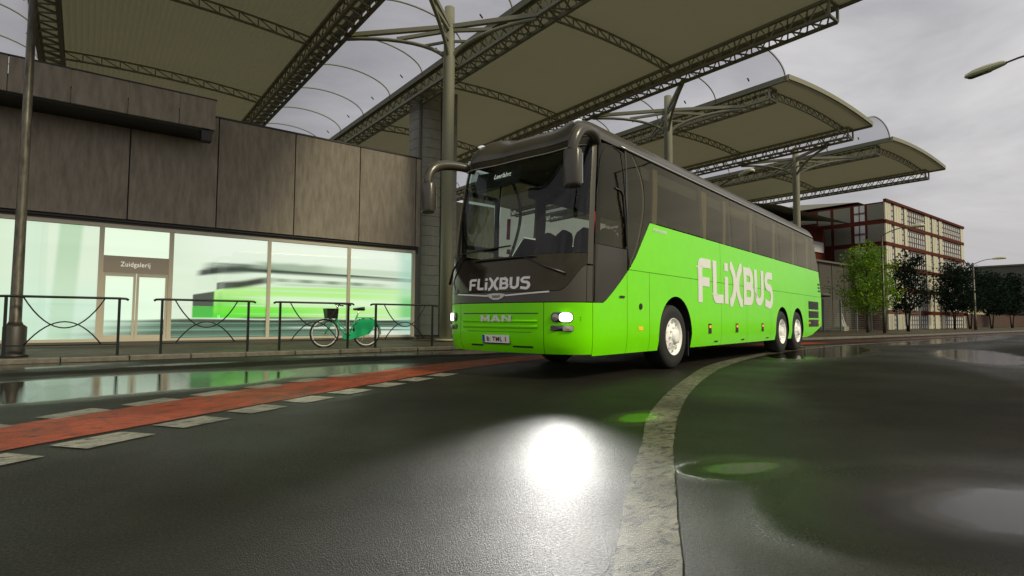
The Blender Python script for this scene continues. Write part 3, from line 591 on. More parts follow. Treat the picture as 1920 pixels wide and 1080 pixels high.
# ------------------------------------------------------------------ street lamps
def lamp_head(org, d, parent, ln=.75):
    """flat cobra head: org=inner end, d=horizontal unit direction outwards (with slope)"""
    d = Vector(d).normalized(); sx = d.cross(Vector((0,0,1))).normalized(); up_ = sx.cross(d)
    prof = [(0, .05, .06), (.08, .09, .10), (.45, .15, .155), (.75, .17, .15), (.94, .13, .10), (1.0, .06, .04)]
    mb = MB(); n = 10; V = []
    for t, w_, h_ in prof:
        for k in range(n):
            a = 2*math.pi*k/n; zz = math.sin(a); V.append(Vector(org)+d*ln*t+sx*w_*math.cos(a)+up_*(h_*zz if zz > 0 else h_*.55*zz))
    mb.add(V, [(i*n+k, i*n+(k+1) % n, (i+1)*n+(k+1) % n, (i+1)*n+k) for i in range(len(prof)-1) for k in range(n)]+[tuple(range(n))[::-1], tuple(range(len(V)-n, len(V)))], False)
    hd_ = mb.build('lamp_head', LAMPH, parent, bevel=.008)
    c = Vector(org)+d*ln*.66-up_*.045; mb = MB(); V = []
    for z in (0, -.035):
        for a, b in ((-.3, -.09), (.27, -.09), (.3, 0), (.27, .09), (-.3, .09)): V.append(c+d*ln*a*(1 if z == 0 else .85)+sx*b*(1 if z == 0 else .8)+up_*z)
    mb.add(V, [(4,3,2,1,0),(5,6,7,8,9)]+[(i, (i+1) % 5, 5+(i+1) % 5, 5+i) for i in range(5)]); mb.build('lens', DARKT, hd_)
def street_lamp(x, y, h, ang, reach, label, pr=(.085, .05), group='street lamps along the road', z=.082, head=.75):
    r = empty('street_lamp', (x, y, z), 0, label, 'street lamp', group)
    MB().tube([(0,0,0), (0,0,1.2), (0,0,1.25), (0,0,h)], [pr[0]*1.15, pr[0]*1.1, pr[0]*.9, pr[1]], 14).build('pole', POLE, r)
    c, s_ = math.cos(R(ang)), math.sin(R(ang))
    P = [(c*reach*t, s_*reach*t, h-.05+reach*.34*(1-(1-t)**2)) for t in lin(0, 1, 9)]
    MB().tube(P, .028, 8).build('arm', POLE, r)
    lamp_head(P[-1], (c, s_, .06), r, head); return r
street_lamp(61.6, 13.5, 5.75, -68, 1.3, 'far street lamp among the dark trees right of the tall building', (.10, .06), head=.95)
street_lamp(37.95, 12.6, 5.9, -62, 1.35, 'street lamp in front of the corner of the cream facade, beside the bright green tree', (.075, .045), head=.8)
street_lamp(22.47, 14.75, 6.05, -107, 2.4, 'street lamp hidden behind the coach with only its pale head over the coach roof', (.08, .045), head=.82)
nl = street_lamp(18.84, 1.2, 7.17, 62, 2.6, 'lamp head reaching into the top right of the sky', (.10, .05), z=0, head=1.15)
# round pole at the left
lp = empty('street_lamp', (-.93, 12.95, .082), 0, 'weathered round lamp post with a thick foot standing at the left edge', 'street lamp', 'street lamps along the road')
MB().tube([(0,0,.55), (0,0,.62), (0,0,3.5), (0,0,9)], [.118, .088, .072, .05], 20).build('pole', POLE, lp)
MB().tube([(0,0,0), (0,0,.04), (0,0,.05), (0,0,.52), (0,0,.56)], [.20, .20, .165, .165, .12], 20).build('foot', mat('dark_cast_iron', (.02, .018, .014), .5), lp)
MB().tube([(0, -2.0*t, 9+.6*(1-(1-t)**2)) for t in lin(0, 1, 8)], .035, 8).build('arm', POLE, lp); lamp_head((0, -2.0, 9.6), (0, -1, .06), lp)

# ------------------------------------------------------------------ far buildings
FY = 17.0; FX0, FX1 = 52.1, 74.2
CREAM = mat('cream_cladding', (.55, .53, .40), .7, noise_=(3, (.44, .42, .31), .6, (1, 1, .3)))
BRICK = mat('red_brick_band', (.095, .022, .013), .9, 0, .1, noise_=(6, (.065, .016, .010), .7, (1, 1, 1)))
WING = mat('sky_toned_window', (.50, .49, .50), .5, 0, .3); MUL = mat('brown_mullion', (.10, .09, .065), .6)  # pale window base paints in the sky reflected on the panes
GRYC = mat('grey_cladding', (.15, .15, .115), .7)
ob = empty('office_building', (60, 21, .1), 0, 'six storey office block of cream strips, window grids and dark red floor bands', 'building'); OB = Vector((60, 21, .1))
levels = [.1, 1.55, 3.45, 5.3, 7.2, 9.05, 10.75]
rel(MB().box(FX0+.1, FX1-.02, FY+.12, FY+24, .1, 10.72), OB).build('core', mat('core_brown', (.06, .05, .035), .8), ob)
mb = MB(); 
for z in levels[1:-1]: mb.box(FX0-.02, FX1, FY-.05, FY+.11, z-.14, z+.16)
mb.box(FX0-.05, FX1+.03, FY-.12, FY+.11, 10.70, 10.92); rel(mb, OB).build('floor_bands', BRICK, ob)
wins = []
lay = [('s', 4.5, 7), ('w', 1.1, 1), ('s', 2.6, 3), ('W', 6.4, 8), ('s', 2.2, 3)]
for li in range(6):
    z0 = levels[li]+(.17 if li else .0); z1 = levels[li+1]-.15 if li < 5 else 10.69
    x = FX0; seq = [('s', 1.3, 3), ('w', .7, 1), ('s', 1.7, 3), ('w', .7, 1), ('s', .7, 1), ('W', 4.7, 8), ('s', 1.4, 2), ('w', .65, 1), ('s', 1.35, 3), ('w', .7, 1), ('s', .9, 2), ('W', 6.2, 9), ('s', 1.0, 1)]
    tot = sum(q[1] for q in seq); sc_ = (FX1-FX0)/tot
    for kd, wd, cnt in seq:
        wd *= sc_
        if kd == 's':
            st2 = MB()
            for k in range(cnt): a = x+wd*k/cnt; st2.box(a+.03, a+wd/cnt-.03, FY-.01, FY+.10, z0, z1).box(a+.03, a+wd/cnt+.03, FY+.101, FY+.115, z0, z1)
            rel(st2, OB).build('cream_panel', CREAM, ob)
        else:
            wins.append((x, x+wd, z0, z1, cnt))
        x += wd
for (a, b, z0, z1, cnt) in wins:
    W_ = rel(MB().box(a+.05, b-.05, FY+.05, FY+.11, z0+.05, z1-.05), OB).build('window', WING, ob)
    m2 = MB()
    for k in range(0, cnt+1): xx = a+.06+(b-a-.12)*k/cnt; m2.box(xx-.04, xx+.04, FY+.0, FY+.045, z0, z1)
    for fr_ in (.02, .30, .62, .92): zz = z0+(z1-z0)*fr_; m2.box(a+.06, b-.06, FY+.01, FY+.04, zz-.035, zz+.035)
    rel(m2, OB).build('window_bars', MUL, W_)
# left (street end) face of the block
rel(MB().box(FX0-.02, FX0+.09, FY+.13, FY+24, .1, 10.7), OB).build('end_wall', BRICK, ob)
for li in range(2, 6):
    z0 = levels[li]+.2; z1 = levels[li+1]-.18
    for a, b, mt_, nm in ((.1, 1.35, GRYC, 'panel'), (1.45, 2.35, WING, 'window'), (2.55, 4.0, GRYC, 'panel'), (4.15, 5.3, GRYC, 'panel')):
        if li < 4 and a > 4: continue
        zb = z0 if mt_ is GRYC or li > 4 else z0
        p = rel(MB().box(FX0-.07, FX0-.025, FY+a+.05, FY+b-.05, z0, z1), OB).build(nm, mt_, ob)
        if mt_ is WING: rel(MB().box(FX0-.10, FX0-.072, FY+a+.05, FY+b-.05, (z0+z1)/2-.08, (z0+z1)/2+.08).box(FX0-.10, FX0-.072, FY+(a+b)/2-.04, FY+(a+b)/2+.04, z0, z1), OB).build('window_bars', MUL, p)
    rel(MB().box(FX0-.07, FX0-.025, FY+5.4, FY+9.0, z0+.3, z0+1.0), OB).build('window', GRYC, ob)
rel(MB().add([(FX0, FY+2, 10.95), (FX0, FY+14, 10.95), (FX0+2, FY+8, 11.9), (FX1, FY+2, 10.95), (FX1, FY+14, 10.95), (FX1-2, FY+8, 11.9)], [(0,1,2),(3,5,4),(0,2,5,3),(1,4,5,2)]), OB).build('roof', GRYC, ob)
# low grey building with a curved roof between
lb = empty('low_grey_building', (50, 24, .1), 0, 'low dark grey building with a shallow curved roof behind the mesh fence', 'building'); LB = Vector((50, 24, .1))
GW_ = mat('grey_brown_wall', (.06, .054, .044), .75, noise_=(2, (.045, .04, .033), .6, (1, 1, .4)))
rel(MB().box(43.0, 52.0, 19.5, 30, .1, 5.4), LB).build('wall', GW_, lb)
mb = MB()
for k in range(5): mb.box(42.95, 42.99, 19.6+k*2.2, 19.64+k*2.2, .1, 5.35)
for k in range(4): mb.box(43.2+k*2.3, 43.25+k*2.3, 19.45, 19.49, .1, 5.35)
mb.box(42.9, 52, 19.3, 19.49, 5.41, 5.55)
rel(mb, LB).build('wall_ribs', MUL, lb)
rel(MB().grid(lambda x, y: (x, y, 8.8+1.3*(1-((y-27)/8.5)**2)), [39.0, 45, 51.5], lin(19.2, 35, 16)), LB).build('curved_roof', mat('pale_roof_sheet', (.26, .26, .19), .7), lb)
rel(MB().box(40.2, 51.5, 21.5, 34.5, 5.56, 8.75), LB).build('upper_wall', BRICK, lb)
for k in range(3): rel(MB().box(43+k*2.9, 45.2+k*2.9, 21.40, 21.49, 6.7, 7.6), LB).build('window', WING, lb)
# grey long building at the right end
rb = empty('long_grey_building', (110, 40, .1), 0, 'long low grey hall behind the trees at the right edge', 'building'); RB = Vector((110, 40, .1))
rel(MB().box(110, 150, 10, 24.3, .1, 9.15), RB).build('hall_wall', mat('hall_wall_grey', (.075, .08, .062), .8), rb)
rel(MB().box(109.8, 150.3, 9.8, 24.5, 9.16, 9.4), RB).build('roof_edge', MUL, rb)
yb_ = tag(rel(MB().box(80, 140, 22, 22.4, .1, 4.0).box(80, 140, 21.93, 21.99, 2.55, 2.7).box(80, 140, 21.93, 21.99, 3.7, 3.95), (110, 22, .1)).build('boundary_wall', mat('beige_wall', (.42, .37, .22), .8)), 'long beige boundary wall behind the dark trees', 'wall'); yb_.location = (110, 22, .1)
mb = MB()
for k in range(60): mb.box(66+k*.9, 66.84+k*.9, 17.4, 17.48, .14, 1.62)
tag(rel(mb, (90, 17.4, .1)).build('board_fence', mat('brown_boards', (.06, .03, .018), .8)), 'low dark brown board fence under the trees at the right', 'fence').location = (90, 17.4, .1)
# mesh fence with posts in front of the grey building
mf = empty('mesh_fence', (44, 15.9, .1), 0, 'pale wire mesh fence with grey posts along the pavement', 'fence')
FP = mat('galvanised_post', (.17, .20, .20), .5, .3)
for k in range(9): MB().box(-9+k*2.6-.05, -9+k*2.6+.05, -.05, .05, 0, 2.1).build('post', FP, mf)
mb = MB()
for k in range(15): z = .12+k*.135; mb.beam((-9, 0, z), (11.8, 0, z), .010)
for k in range(105): x = -9+k*.2; mb.beam((x, .012, .1), (x, .012, 2.05), .006)
mb.build('wire_mesh', mat('wire', (.30, .30, .25), .5, .3), mf)
pb = empty('pyramid_block', (42.6, 16.9, .1), .2, 'pale concrete block of twin pyramid shapes behind the mesh fence', 'concrete block')
PBM = mat('pale_concrete', (.42, .42, .34), .8, noise_=(3, (.30, .30, .24), .6, (1, 1, 1)))
for dx in (-.35, .35): MB().add([(dx-.38, -.3, .3), (dx+.38, -.3, .3), (dx+.38, .3, .3), (dx-.38, .3, .3), (dx-.06, -.06, 1.25), (dx+.06, -.06, 1.25), (dx+.06, .06, 1.25), (dx-.06, .06, 1.25)], [(0,1,5,4),(1,2,6,5),(2,3,7,6),(3,0,4,7),(4,5,6,7)]).build('pyramid', PBM, pb)
MB().box(-.85, .85, -.4, .4, 0, .295).build('base', PBM, pb)
sg = empty('kiosk_lamp', (39.9, 17.2, .1), 0, 'round dark lamp disc on a thin post behind the rear of the coach', 'lamp')
MB().tube([(0,0,0), (0,0,2.3)], .035, 8).build('post', FP, sg); MB().lathe([(2.3, .05), (2.32, .75), (2.5, .8), (2.55, .6), (2.6, .02)], 24, 'z').build('disc', mat('disc_grey', (.06, .06, .05), .6), sg)

# ------------------------------------------------------------------ trees
def leaf_mat(name, c1, c2):
    M = bpy.data.materials.new(name); M.use_nodes = True; n = M.node_tree.nodes; l = M.node_tree.links; b = n['Principled BSDF']
    oi = n.new('ShaderNodeNewGeometry'); nn = n.new('ShaderNodeTexNoise'); nn.inputs['Scale'].default_value = 1.7; mi = n.new('ShaderNodeMix'); mi.data_type = 'RGBA'
    mi.inputs[6].default_value = (*c1, 1); mi.inputs[7].default_value = (*c2, 1); l.new(oi.outputs['Random Per Island'], mi.inputs[0]); l.new(mi.outputs[2], b.inputs['Base Color'])
    b.inputs['Roughness'].default_value = .85; b.inputs['Specular IOR Level'].default_value = .1
    tl = n.new('ShaderNodeBsdfTranslucent'); ms = n.new('ShaderNodeMixShader'); ms.inputs[0].default_value = .25
    l.new(mi.outputs[2], tl.inputs[0]); l.new(b.outputs[0], ms.inputs[1]); l.new(tl.outputs[0], ms.inputs[2]); l.new(ms.outputs[0], n['Material Output'].inputs[0]); return M
LBR = leaf_mat('bright_leaves', (.24, .40, .035), (.10, .22, .02)); LDK = leaf_mat('dark_leaves', (.014, .030, .016), (.006, .013, .008))
BARK = mat('bark', (.10, .085, .055), .9, noise_=(8, (.05, .04, .03), .8, (1, 1, .3))); BARKD = mat('dark_bark', (.02, .016, .012), .9)
def tree(x, y, h, cz, crx, lm, bm_, label, seed, leaf=.09, nl=5200, double=False, shape=1.0, z=.082):
    rg = random.Random(seed); r = empty('street_tree', (x, y, z), rg.random()*6, label, 'tree', 'street trees along the far pavement')
    mb = MB(); tips = []
    for s_ in ((-.18, .18) if double else (0,)):
        mb.tube([(s_*.3, 0, 0), (s_*.7, .02, cz*.5), (s_*1.2, -.02, cz), (s_, .03, cz+(h-cz)*.45), (s_*.4, 0, h*.93)], [.11 if not double else .07, .09 if not double else .055, .075 if not double else .05, .04, .012], 9)
    crz = (h-cz)/2; c0 = cz+crz*.92
    nb = 26
    for k in range(nb):
        t = k/nb; a = k*2.4+rg.random()*.6; zz = cz-.05+(h-cz)*(.02+.85*t); rad = crx*(1-.75*max(0, t-.25)**1.1)*(.75+.4*rg.random())*(1 if t > .12 else .8)
        tip = Vector((rad*math.cos(a), rad*math.sin(a), zz+.22*rad+.25*rg.random())); base = Vector((0, 0, max(cz*.85, zz-.5*rad)))
        mid = base.lerp(tip, .5)+Vector((rg.uniform(-.1, .1), rg.uniform(-.1, .1), .08))
        mb.tube([base, mid, tip], [.032, .02, .006], 5, cap=False)
        for q in range(4): tips.append((base.lerp(tip, .35+.2*q)+Vector((rg.uniform(-.2, .2), rg.uniform(-.2, .2), rg.uniform(-.12, .2))), .30*(.7+.6*rg.random())))
    tips.append((Vector((0, 0, h-.15)), .25)); tips.append((Vector((0.05, 0, h-.4)), .35))
    mb.build('trunk', bm_, r)
    V = []; Fc = []
    for k in range(int(nl*.75)):
        c, rr = tips[rg.randrange(len(tips))]
        while True:
            d = Vector((rg.uniform(-1, 1), rg.uniform(-1, 1), rg.uniform(-1, 1)))
            if d.length < 1: break
        p = c+Vector((d.x, d.y, d.z*.75))*rr*1.25*crx/1.1
        n_ = Vector((rg.gauss(0, 1), rg.gauss(0, 1), rg.gauss(.6, .8))).normalized(); u = n_.orthogonal().normalized(); u.rotate(Matrix.Rotation(rg.random()*6.28, 3, n_)); v_ = n_.cross(u); s_ = leaf*rg.uniform(.6, 1.3)
        i = len(V); V += [p-u*s_, p-v_*s_*.42+n_*s_*.1, p+u*s_, p+v_*s_*.42+n_*s_*.1]; Fc.append((i, i+1, i+2, i+3))
    mb = MB(); mb.v = [tuple(v) for v in V]; mb.f = Fc; mb.sm = [False]*len(Fc)
    me = bpy.data.meshes.new('crown'); me.from_pydata(mb.v, [], mb.f); me.materials.append(lm); o = bpy.data.objects.new('crown', me); COL.objects.link(o); o.parent = r
    return r
tree(38.3, 13.6, 5.6, 1.35, 1.65, LBR, BARK, 'bright lime green young tree in front of the dark grey building', 3, .085, 8000)
tree(34.6, 16.8, 4.9, 1.2, 1.4, LBR, BARK, 'bright green tree half hidden behind the rear of the coach', 9, .085, 4500)
tree(45.65, 13.7, 5.6, 1.5, 1.55, LDK, BARKD, 'dark double stemmed tree standing alone in front of the cream facade', 21, .12, 3400, True)
tree(61.8, 15.0, 6.2, 1.7, 1.75, LDK, BARKD, 'dark tree beside the far street lamp at the end of the facade', 5, .14, 4200, True)
tree(67.5, 15.2, 6.3, 1.8, 1.75, LDK, BARKD, 'dark tree just right of the far street lamp', 6, .15, 3800, True)
tree(75.5, 15.2, 6.0, 1.8, 1.8, LDK, BARKD, 'second dark tree from the right edge', 7, .17, 3600, True)
tree(84.5, 15.2, 6.2, 1.8, 2.0, LDK, BARKD, 'dark tree cut by the right edge of the picture', 8, .18, 3600, True)

# ------------------------------------------------------------------ the coach
BUS = empty('coach', (4.319, 6.1656, 0), 0.2012, 'long lime green and graphite three axle coach with lit headlamps standing on the wet road', 'coach')
HW = 1.275; CR = .60; NE = 2.7; XF0 = .22; XR0 = 13.93; RR = .28
_tab = []
def _cap(th, R_, W_): return (R_*(1-math.cos(th)**(2/NE)) if math.cos(th) > 0 else R_, W_*max(0, math.sin(th))**(2/NE))
def _mk(R_):
    T = []; s_ = 0; p = (0, 0)
    for i in range(401):
        q = _cap(math.pi/2*i/400, R_, HW); s_ += math.hypot(q[0]-p[0], q[1]-p[1]); T.append((s_, q[0]/R_, q[1]/HW)); p = q
    return T
TF, TB = _mk(CR), _mk(RR); UC = TF[-1][0]; UR = TB[-1][0]
def _look(T, s_):
    lo_, hi_ = 0, 400
    if s_ >= T[-1][0]: return 1, 1
    while hi_-lo_ > 1:
        m_ = (lo_+hi_)//2
        if T[m_][0] <= s_: lo_ = m_
        else: hi_ = m_
    t = (s_-T[lo_][0])/max(1e-9, T[hi_][0]-T[lo_][0]); return T[lo_][1]+(T[hi_][1]-T[lo_][1])*t, T[lo_][2]+(T[hi_][2]-T[lo_][2])*t
XC = XF0+CR; XE = XR0-RR; UE = UC+(XE-XC)
def U(x): return UC+(x-XC)              # side position -> perimeter coordinate
def xfz(z): return interp(z, [(.30, .09), (.42, .02), (.55, 0), (1.2, 0), (1.5, .03), (2, .13), (2.5, .27), (3.0, .45), (3.25, .56), (3.4, .66)])
def wz(z): return interp(z, [(.28, -.05), (.42, -.015), (.55, 0), (1.6, 0), (2.3, -.015), (3.0, -.045), (3.3, -.07), (3.6, -.1)])
def xrz(z): return interp(z, [(.3, -.15), (.66, 0), (1.5, 0), (2.3, -.22), (3.0, -.52), (3.35, -.70), (3.7, -.8)])
ZR = 3.28; RH = .36; RI = .50
def P0(u, v, s=1):
    """u: signed perimeter from the front centre (+ = visible side), v: height, above ZR it is ZR + angle fraction"""
    sg = -1 if u < 0 else 1; a = abs(u); ins = 0; z = v
    if v > ZR:
        f = min(1, (v-ZR)/.5); ph = f*math.pi/2; z = ZR+RH*math.sin(ph); ins = RI*(1-math.cos(ph)); zz = ZR
    else: zz = v
    W_ = HW+wz(zz)-ins
    if a <= UC:
        cx, cy = _look(TF, a); x = XF0+CR*cx; y = cy*W_; t = a/UC
        x += (xfz(zz)+ins)*(1-.62*smooth(.25, 1, t))
    elif a <= UE:
        x = XC+(a-UC); y = W_; fade = max(0, 1-(a-UC)/2.0); x += (xfz(zz)+ins)*.38*fade**2; bk_ = max(0, 1-(UE-a)/1.5); x += (xrz(zz)-ins)*bk_**2
    else:
        cx, cy = _look(TB, max(0, UE+UR-a)); x = XR0-RR*cx+xrz(zz)-ins; y = cy*W_
    return (x, -sg*y, z)
def P(u, v, off=0):
    p = Vector(P0(u, v))
    if off == 0: return p
    e = .01; du = Vector(P0(u+e, v))-Vector(P0(u-e, v)); dv = Vector(P0(u, v+e))-Vector(P0(u, v-e)) if abs(v-ZR) > .02 else Vector((0,0,1))
    n_ = du.cross(dv)
    if n_.length < 1e-9: return p
    n_.normalize()
    c = Vector((7, 0, 1.8))
    if n_.dot(p-c) < 0: n_ = -n_
    return p+n_*off
def knots(a, b, step=.1, extra=()):
    n = max(2, int(abs(b-a)/step)+1); K = [a+(b-a)*i/n for i in range(n+1)]+[e for e in extra if min(a, b) < e < max(a, b)]
    return sorted(K, reverse=b < a)
def patch(name, mt, a, b, lo_, hi_, par=BUS, off=0, step=.08, nz=8, extra=(), solid=.012, gap=.004):
    lf = lo_ if callable(lo_) else (lambda u: lo_); hf = hi_ if callable(hi_) else (lambda u: hi_)
    sg = 1 if b > a else -1
    K = knots(a+gap*sg, b-gap*sg, step, extra); V = []; n = nz+1
    for u in K:
        l0, h0 = lf(u)+gap, hf(u)-gap
        if h0 < l0: h0 = l0
        for j in range(n): V.append(P(u, l0+(h0-l0)*j/nz, off))
    F = [(i*n+j, (i+1)*n+j, (i+1)*n+j+1, i*n+j+1) for i in range(len(K)-1) for j in range(nz)]
    return MB().add(V, F, True).build(name, mt, par, solid=0)
def inside(name, mt, a, b, lo_, hi_, off=-.03, **k): return patch(name, mt, a, b, lo_, hi_, off=off, gap=0, **k)
BD = [(.60, 1.015), (.93, 1.02), (1.0, 1.05), (1.17, 1.16), (1.4, 1.33), (1.64, 1.52), (1.85, 1.72), (2.04, 1.95), (2.2, 2.14), (2.32, 2.285), (99, 2.285)]
xof = lambda u: abs(u)-UC+XC
bd = lambda u: interp(xof(u), BD)
WH = [3.15, 9.42, 10.87]; AR = [(3.22, .63), (9.42, .585), (10.87, .585)]; ZA = .545
def skirt(u):
    x = xof(u)
    base = interp(x, [(0, .31), (11.9, .33), (12.47, .38), (13.75, .66), (15, .68)])
    for xc, r_ in AR:
        if abs(x-xc) < r_: return max(base, ZA+math.sqrt(max(0, r_*r_-(x-xc)**2)))
    return base
ax_ = [q for xc, r_ in AR for t in lin(-1, 1, 41) for q in [xc+r_*math.sin(t*math.pi/2)*.99999]]+[xc+s_*(r_+.0005) for xc, r_ in AR for s_ in (-1, 1)]
SPL = 1.512
for sd_ in (1, -1):
    EX = [sd_*U(x) for x in ax_]
    # lower flank panels
    cuts = [.69, 1.585, 2.27, 5.25, 6.75, 8.45, 10.145, 11.75, XE]
    for i, (a, b) in enumerate(zip(cuts, cuts[1:])):
        patch('flank_panel', GREEN, sd_*U(a), sd_*U(b), skirt, (lambda u: min(bd(u), SPL)), extra=EX, step=.06, nz=8)
    patch('rear_corner_panel', GREEN, sd_*U(XE), sd_*(UE+UR), lambda u: max(.66, skirt(u)), 1.512)
    patch('upper_flank', GREEN, sd_*U(1.63), sd_*U(5.25), 1.512, (lambda u: max(1.5161, bd(u))), step=.05, nz=6)
    patch('upper_flank', GREEN, sd_*U(5.25), sd_*U(XE), 1.512, 2.285, step=.15, nz=6)
    patch('upper_flank', GREEN, sd_*U(XE), sd_*(UE+UR), 1.512, 2.285, nz=6)
    patch('inner_skin', SEAM, sd_*U(.62), sd_*(UE+UR), lambda u: skirt(u)+.01, lambda u: bd(u)-.01, off=-.014, extra=EX, step=.08, nz=8, gap=0)
    patch('inner_skin', INTD, sd_*U(.62), sd_*(UE+UR), lambda u: skirt(u)+.02, lambda u: bd(u)-.02, off=-.03, extra=EX, step=.08, nz=8, gap=0)
    # black side areas and glass
    patch('cab_side_panel', BLACKG, sd_*U(.69), sd_*U(1.60), bd, 1.80, step=.05)
    patch('cab_side_window', GW if sd_ < 0 else GS, sd_*U(.72), sd_*U(1.56), 1.80, (lambda u: 3.22+.03*math.sin((xof(u)-.72)/.84*math.pi)), step=.06)
    patch('window_frame', BLACKG, sd_*U(1.56), sd_*U(1.62), 1.80, 3.27, off=.004, nz=12)
    patch('front_quarter_window', GS, sd_*U(1.62), sd_*U(4.50), (lambda u: bd(u)+.01), 3.27, step=.08, nz=10)
    for a, b in zip([4.50, 5.95, 7.60, 9.35, 11.05, 12.6], [5.95, 7.60, 9.35, 11.05, 12.6, XE]):
        patch('side_window', GS, sd_*U(a), sd_*U(b), 2.29, 3.27, step=.12, nz=8, gap=.006)
        inside('window_pillar', DARKT, sd_*U(a-.05), sd_*U(a+.05), 2.29, 3.27, off=-.04, step=.05)
    for x, w_ in ((2.62, .16), (4.62, .26), (5.68, .15), (7.32, .16), (9.05, .2), (10.85, .2), (12.35, .2)):
        MB().grid(lambda t, z: (x+w_*t*1.15+.05*math.sin((z-2.3)*2.4), -sd_*(HW-.10+.018*math.sin(t*22)), z), lin(-.5, .5, 17), lin(2.3, 3.2, 8)).build('curtain', CURT, BUS)
    patch('rear_window_corner', BLACKG, sd_*U(XE), sd_*(UE+UR), 2.29, 3.27)
    # curved seam of the quarter window (frame seen through the glass)
    cv = [(1.68, 1.56), (1.92, 1.89), (2.10, 2.30), (2.17, 2.62), (2.13, 2.90), (1.98, 3.12), (1.84, 3.26)]
    mb = MB(); cvs = smooth_path([(a, b, 0) for a, b in cv], 6); V = []
    for i, p in enumerate(cvs):
        for k in (-.02, .05): V.append(P(sd_*U(p.x+k), p.y, -.02))
    mb.add(V, [(2*i, 2*i+1, 2*i+3, 2*i+2) for i in range(len(cvs)-1)]).build('curved_pillar', INT, BUS)
    mb = MB().tube([P(sd_*U(p.x), p.y, .002) for p in cvs], .006, 5).build('curved_seam', RUBBER, BUS)
    # window divider of the driver window
    if sd_ > 0:
        mb = MB().tube([P(U(x), z, .006) for x, z in [(1.22, 2.64), (1.40, 2.63), (1.47, 2.58), (1.50, 2.4), (1.55, 1.84)]], .014, 6).build('sliding_window_frame', BLKPL, BUS)
        MB().tube([P(U(x), z, .003) for x, z in [(.715, 1.03), (.715, 1.8), (.72, 2.5), (.78, 3.0), (.92, 3.21), (1.15, 3.25), (1.42, 3.2), (1.50, 2.9), (1.58, 2.3), (1.6, 1.8), (1.6, 1.5)]], .008, 5).build('window_seal', RUBBER, BUS)
    # gutter rail along the roof edge
    MB().tube([P(sd_*U(x), 3.29, .012) for x in lin(1.4, XE-.1, 40)], .018, 6).build('roof_rail', mat('silver_rail', (.42, .42, .40), .3, .6), BUS)
    patch('cantrail', DGREY, sd_*U(.69), sd_*U(XE), 3.275, 3.30, off=.001, gap=0, nz=2)
    # A pillar
    patch('a_pillar', DGREY, sd_*(UC-.235), sd_*U(.69), 1.515, 3.275, step=.03, nz=16)
    patch('a_pillar', DGREY, sd_*(UC-.235), sd_*U(.69), 1.02, 1.50, step=.03, nz=5)
    # rear engine grille and vents
    for z0, z1 in ((1.12, 1.36), (.87, 1.08), (.62, .83)):
        g_ = patch('engine_grille', DARKT, sd_*U(12.05), sd_*U(13.25), z0, z1, off=.006, nz=2)
        mb = MB()
        for k in range(6): zz = z0+.03+k*(z1-z0-.06)/5; mb.tube([P(sd_*U(12.1), zz, .012), P(sd_*U(12.65), zz, .012), P(sd_*U(13.2), zz, .012)], .007, 4)
        mb.build('louvres', DGREY, g_)
    for k in range(3): patch('air_slot', DARKT, sd_*U(13.30), sd_*U(13.58), 1.66+k*.10, 1.72+k*.10, off=.006, nz=1)
    for x in (12.08, 13.2): MB().tube([P(sd_*U(x), .73, .004), P(sd_*U(x), .73, .03)], .022, 8).build('side_marker', ORANGE, BUS)
    for x in (4.66, 6.10, 7.79):
        f_ = patch('side_marker_housing', DARKT, sd_*U(x-.075), sd_*U(x+.075), .55, .73, off=.004, nz=1, gap=0)
        patch('side_marker', ORANGE, sd_*U(x-.045), sd_*U(x+.045), .65, .70, off=.010, nz=1, gap=0)
    patch('turn_signal', ORANGE, sd_*U(1.92), sd_*U(2.04), .64, .69, off=.008, nz=1, gap=0)
    MB().tube([P(sd_*U(1.98), .99, .0), P(sd_*U(1.98), .99, .014)], .045, 12).build('fuel_cap', DARKT, BUS)
    patch('rear_lamp', REDL, sd_*(UE+.24), sd_*(UE+.40), .75, 1.5, off=.01, nz=3)
for s_ in (1, -1):
    for x in (5.0, 6.5, 8.2): patch('hatch_handle', DARKT, s_*U(x-.09), s_*U(x+.09), .385, .41, off=.006, nz=1, gap=0)
    patch('door_handle', DARKT, s_*U(1.36), s_*U(1.50), 1.10, 1.13, off=.012, nz=1, gap=0)
# rear
patch('rear_window', BLACKG, UE+UR, UE+.02, 2.29, 3.27) if False else None
# front
e1 = UC-.235
ftop = lambda u: 1.015
for a, b in ((-U(.69), -.78), (-.78, .78), (.78, U(.69))):
    patch('bumper', GREEN, a, b, (lambda u: .335+.0*u), ftop, step=.04, nz=12)
inside('bumper_backing', SEAM, -U(.68), U(.68), .345, 1.0, off=-.014, step=.04)
patch('front_mask', DGREY, -e1, e1, 1.017, (lambda u: 1.165 if abs(u) < .95 else 1.165+.34*smooth(.95, e1, abs(u))**1.3), step=.04, nz=4)
wsl = lambda u: 1.165 if abs(u) < .95 else 1.165+.34*smooth(.95, e1, abs(u))**1.3
patch('windscreen_border', BLACKG, -e1, e1, wsl, (lambda u: 1.66+.0*u), step=.04, nz=5)
WS = patch('windscreen', GW, -e1, e1, 1.66, 3.13, step=.04, nz=18, gap=.0)
patch('windscreen_header', BLACKG, -e1, e1, 3.13, 3.27, step=.04, nz=3, gap=.001)
MB().tube([P(u, 3.145, .012) for u in lin(-e1+.05, e1-.1, 30)], .009, 6).build('header_trim', mat('trim_grey', (.3, .3, .26), .4, .5), BUS)
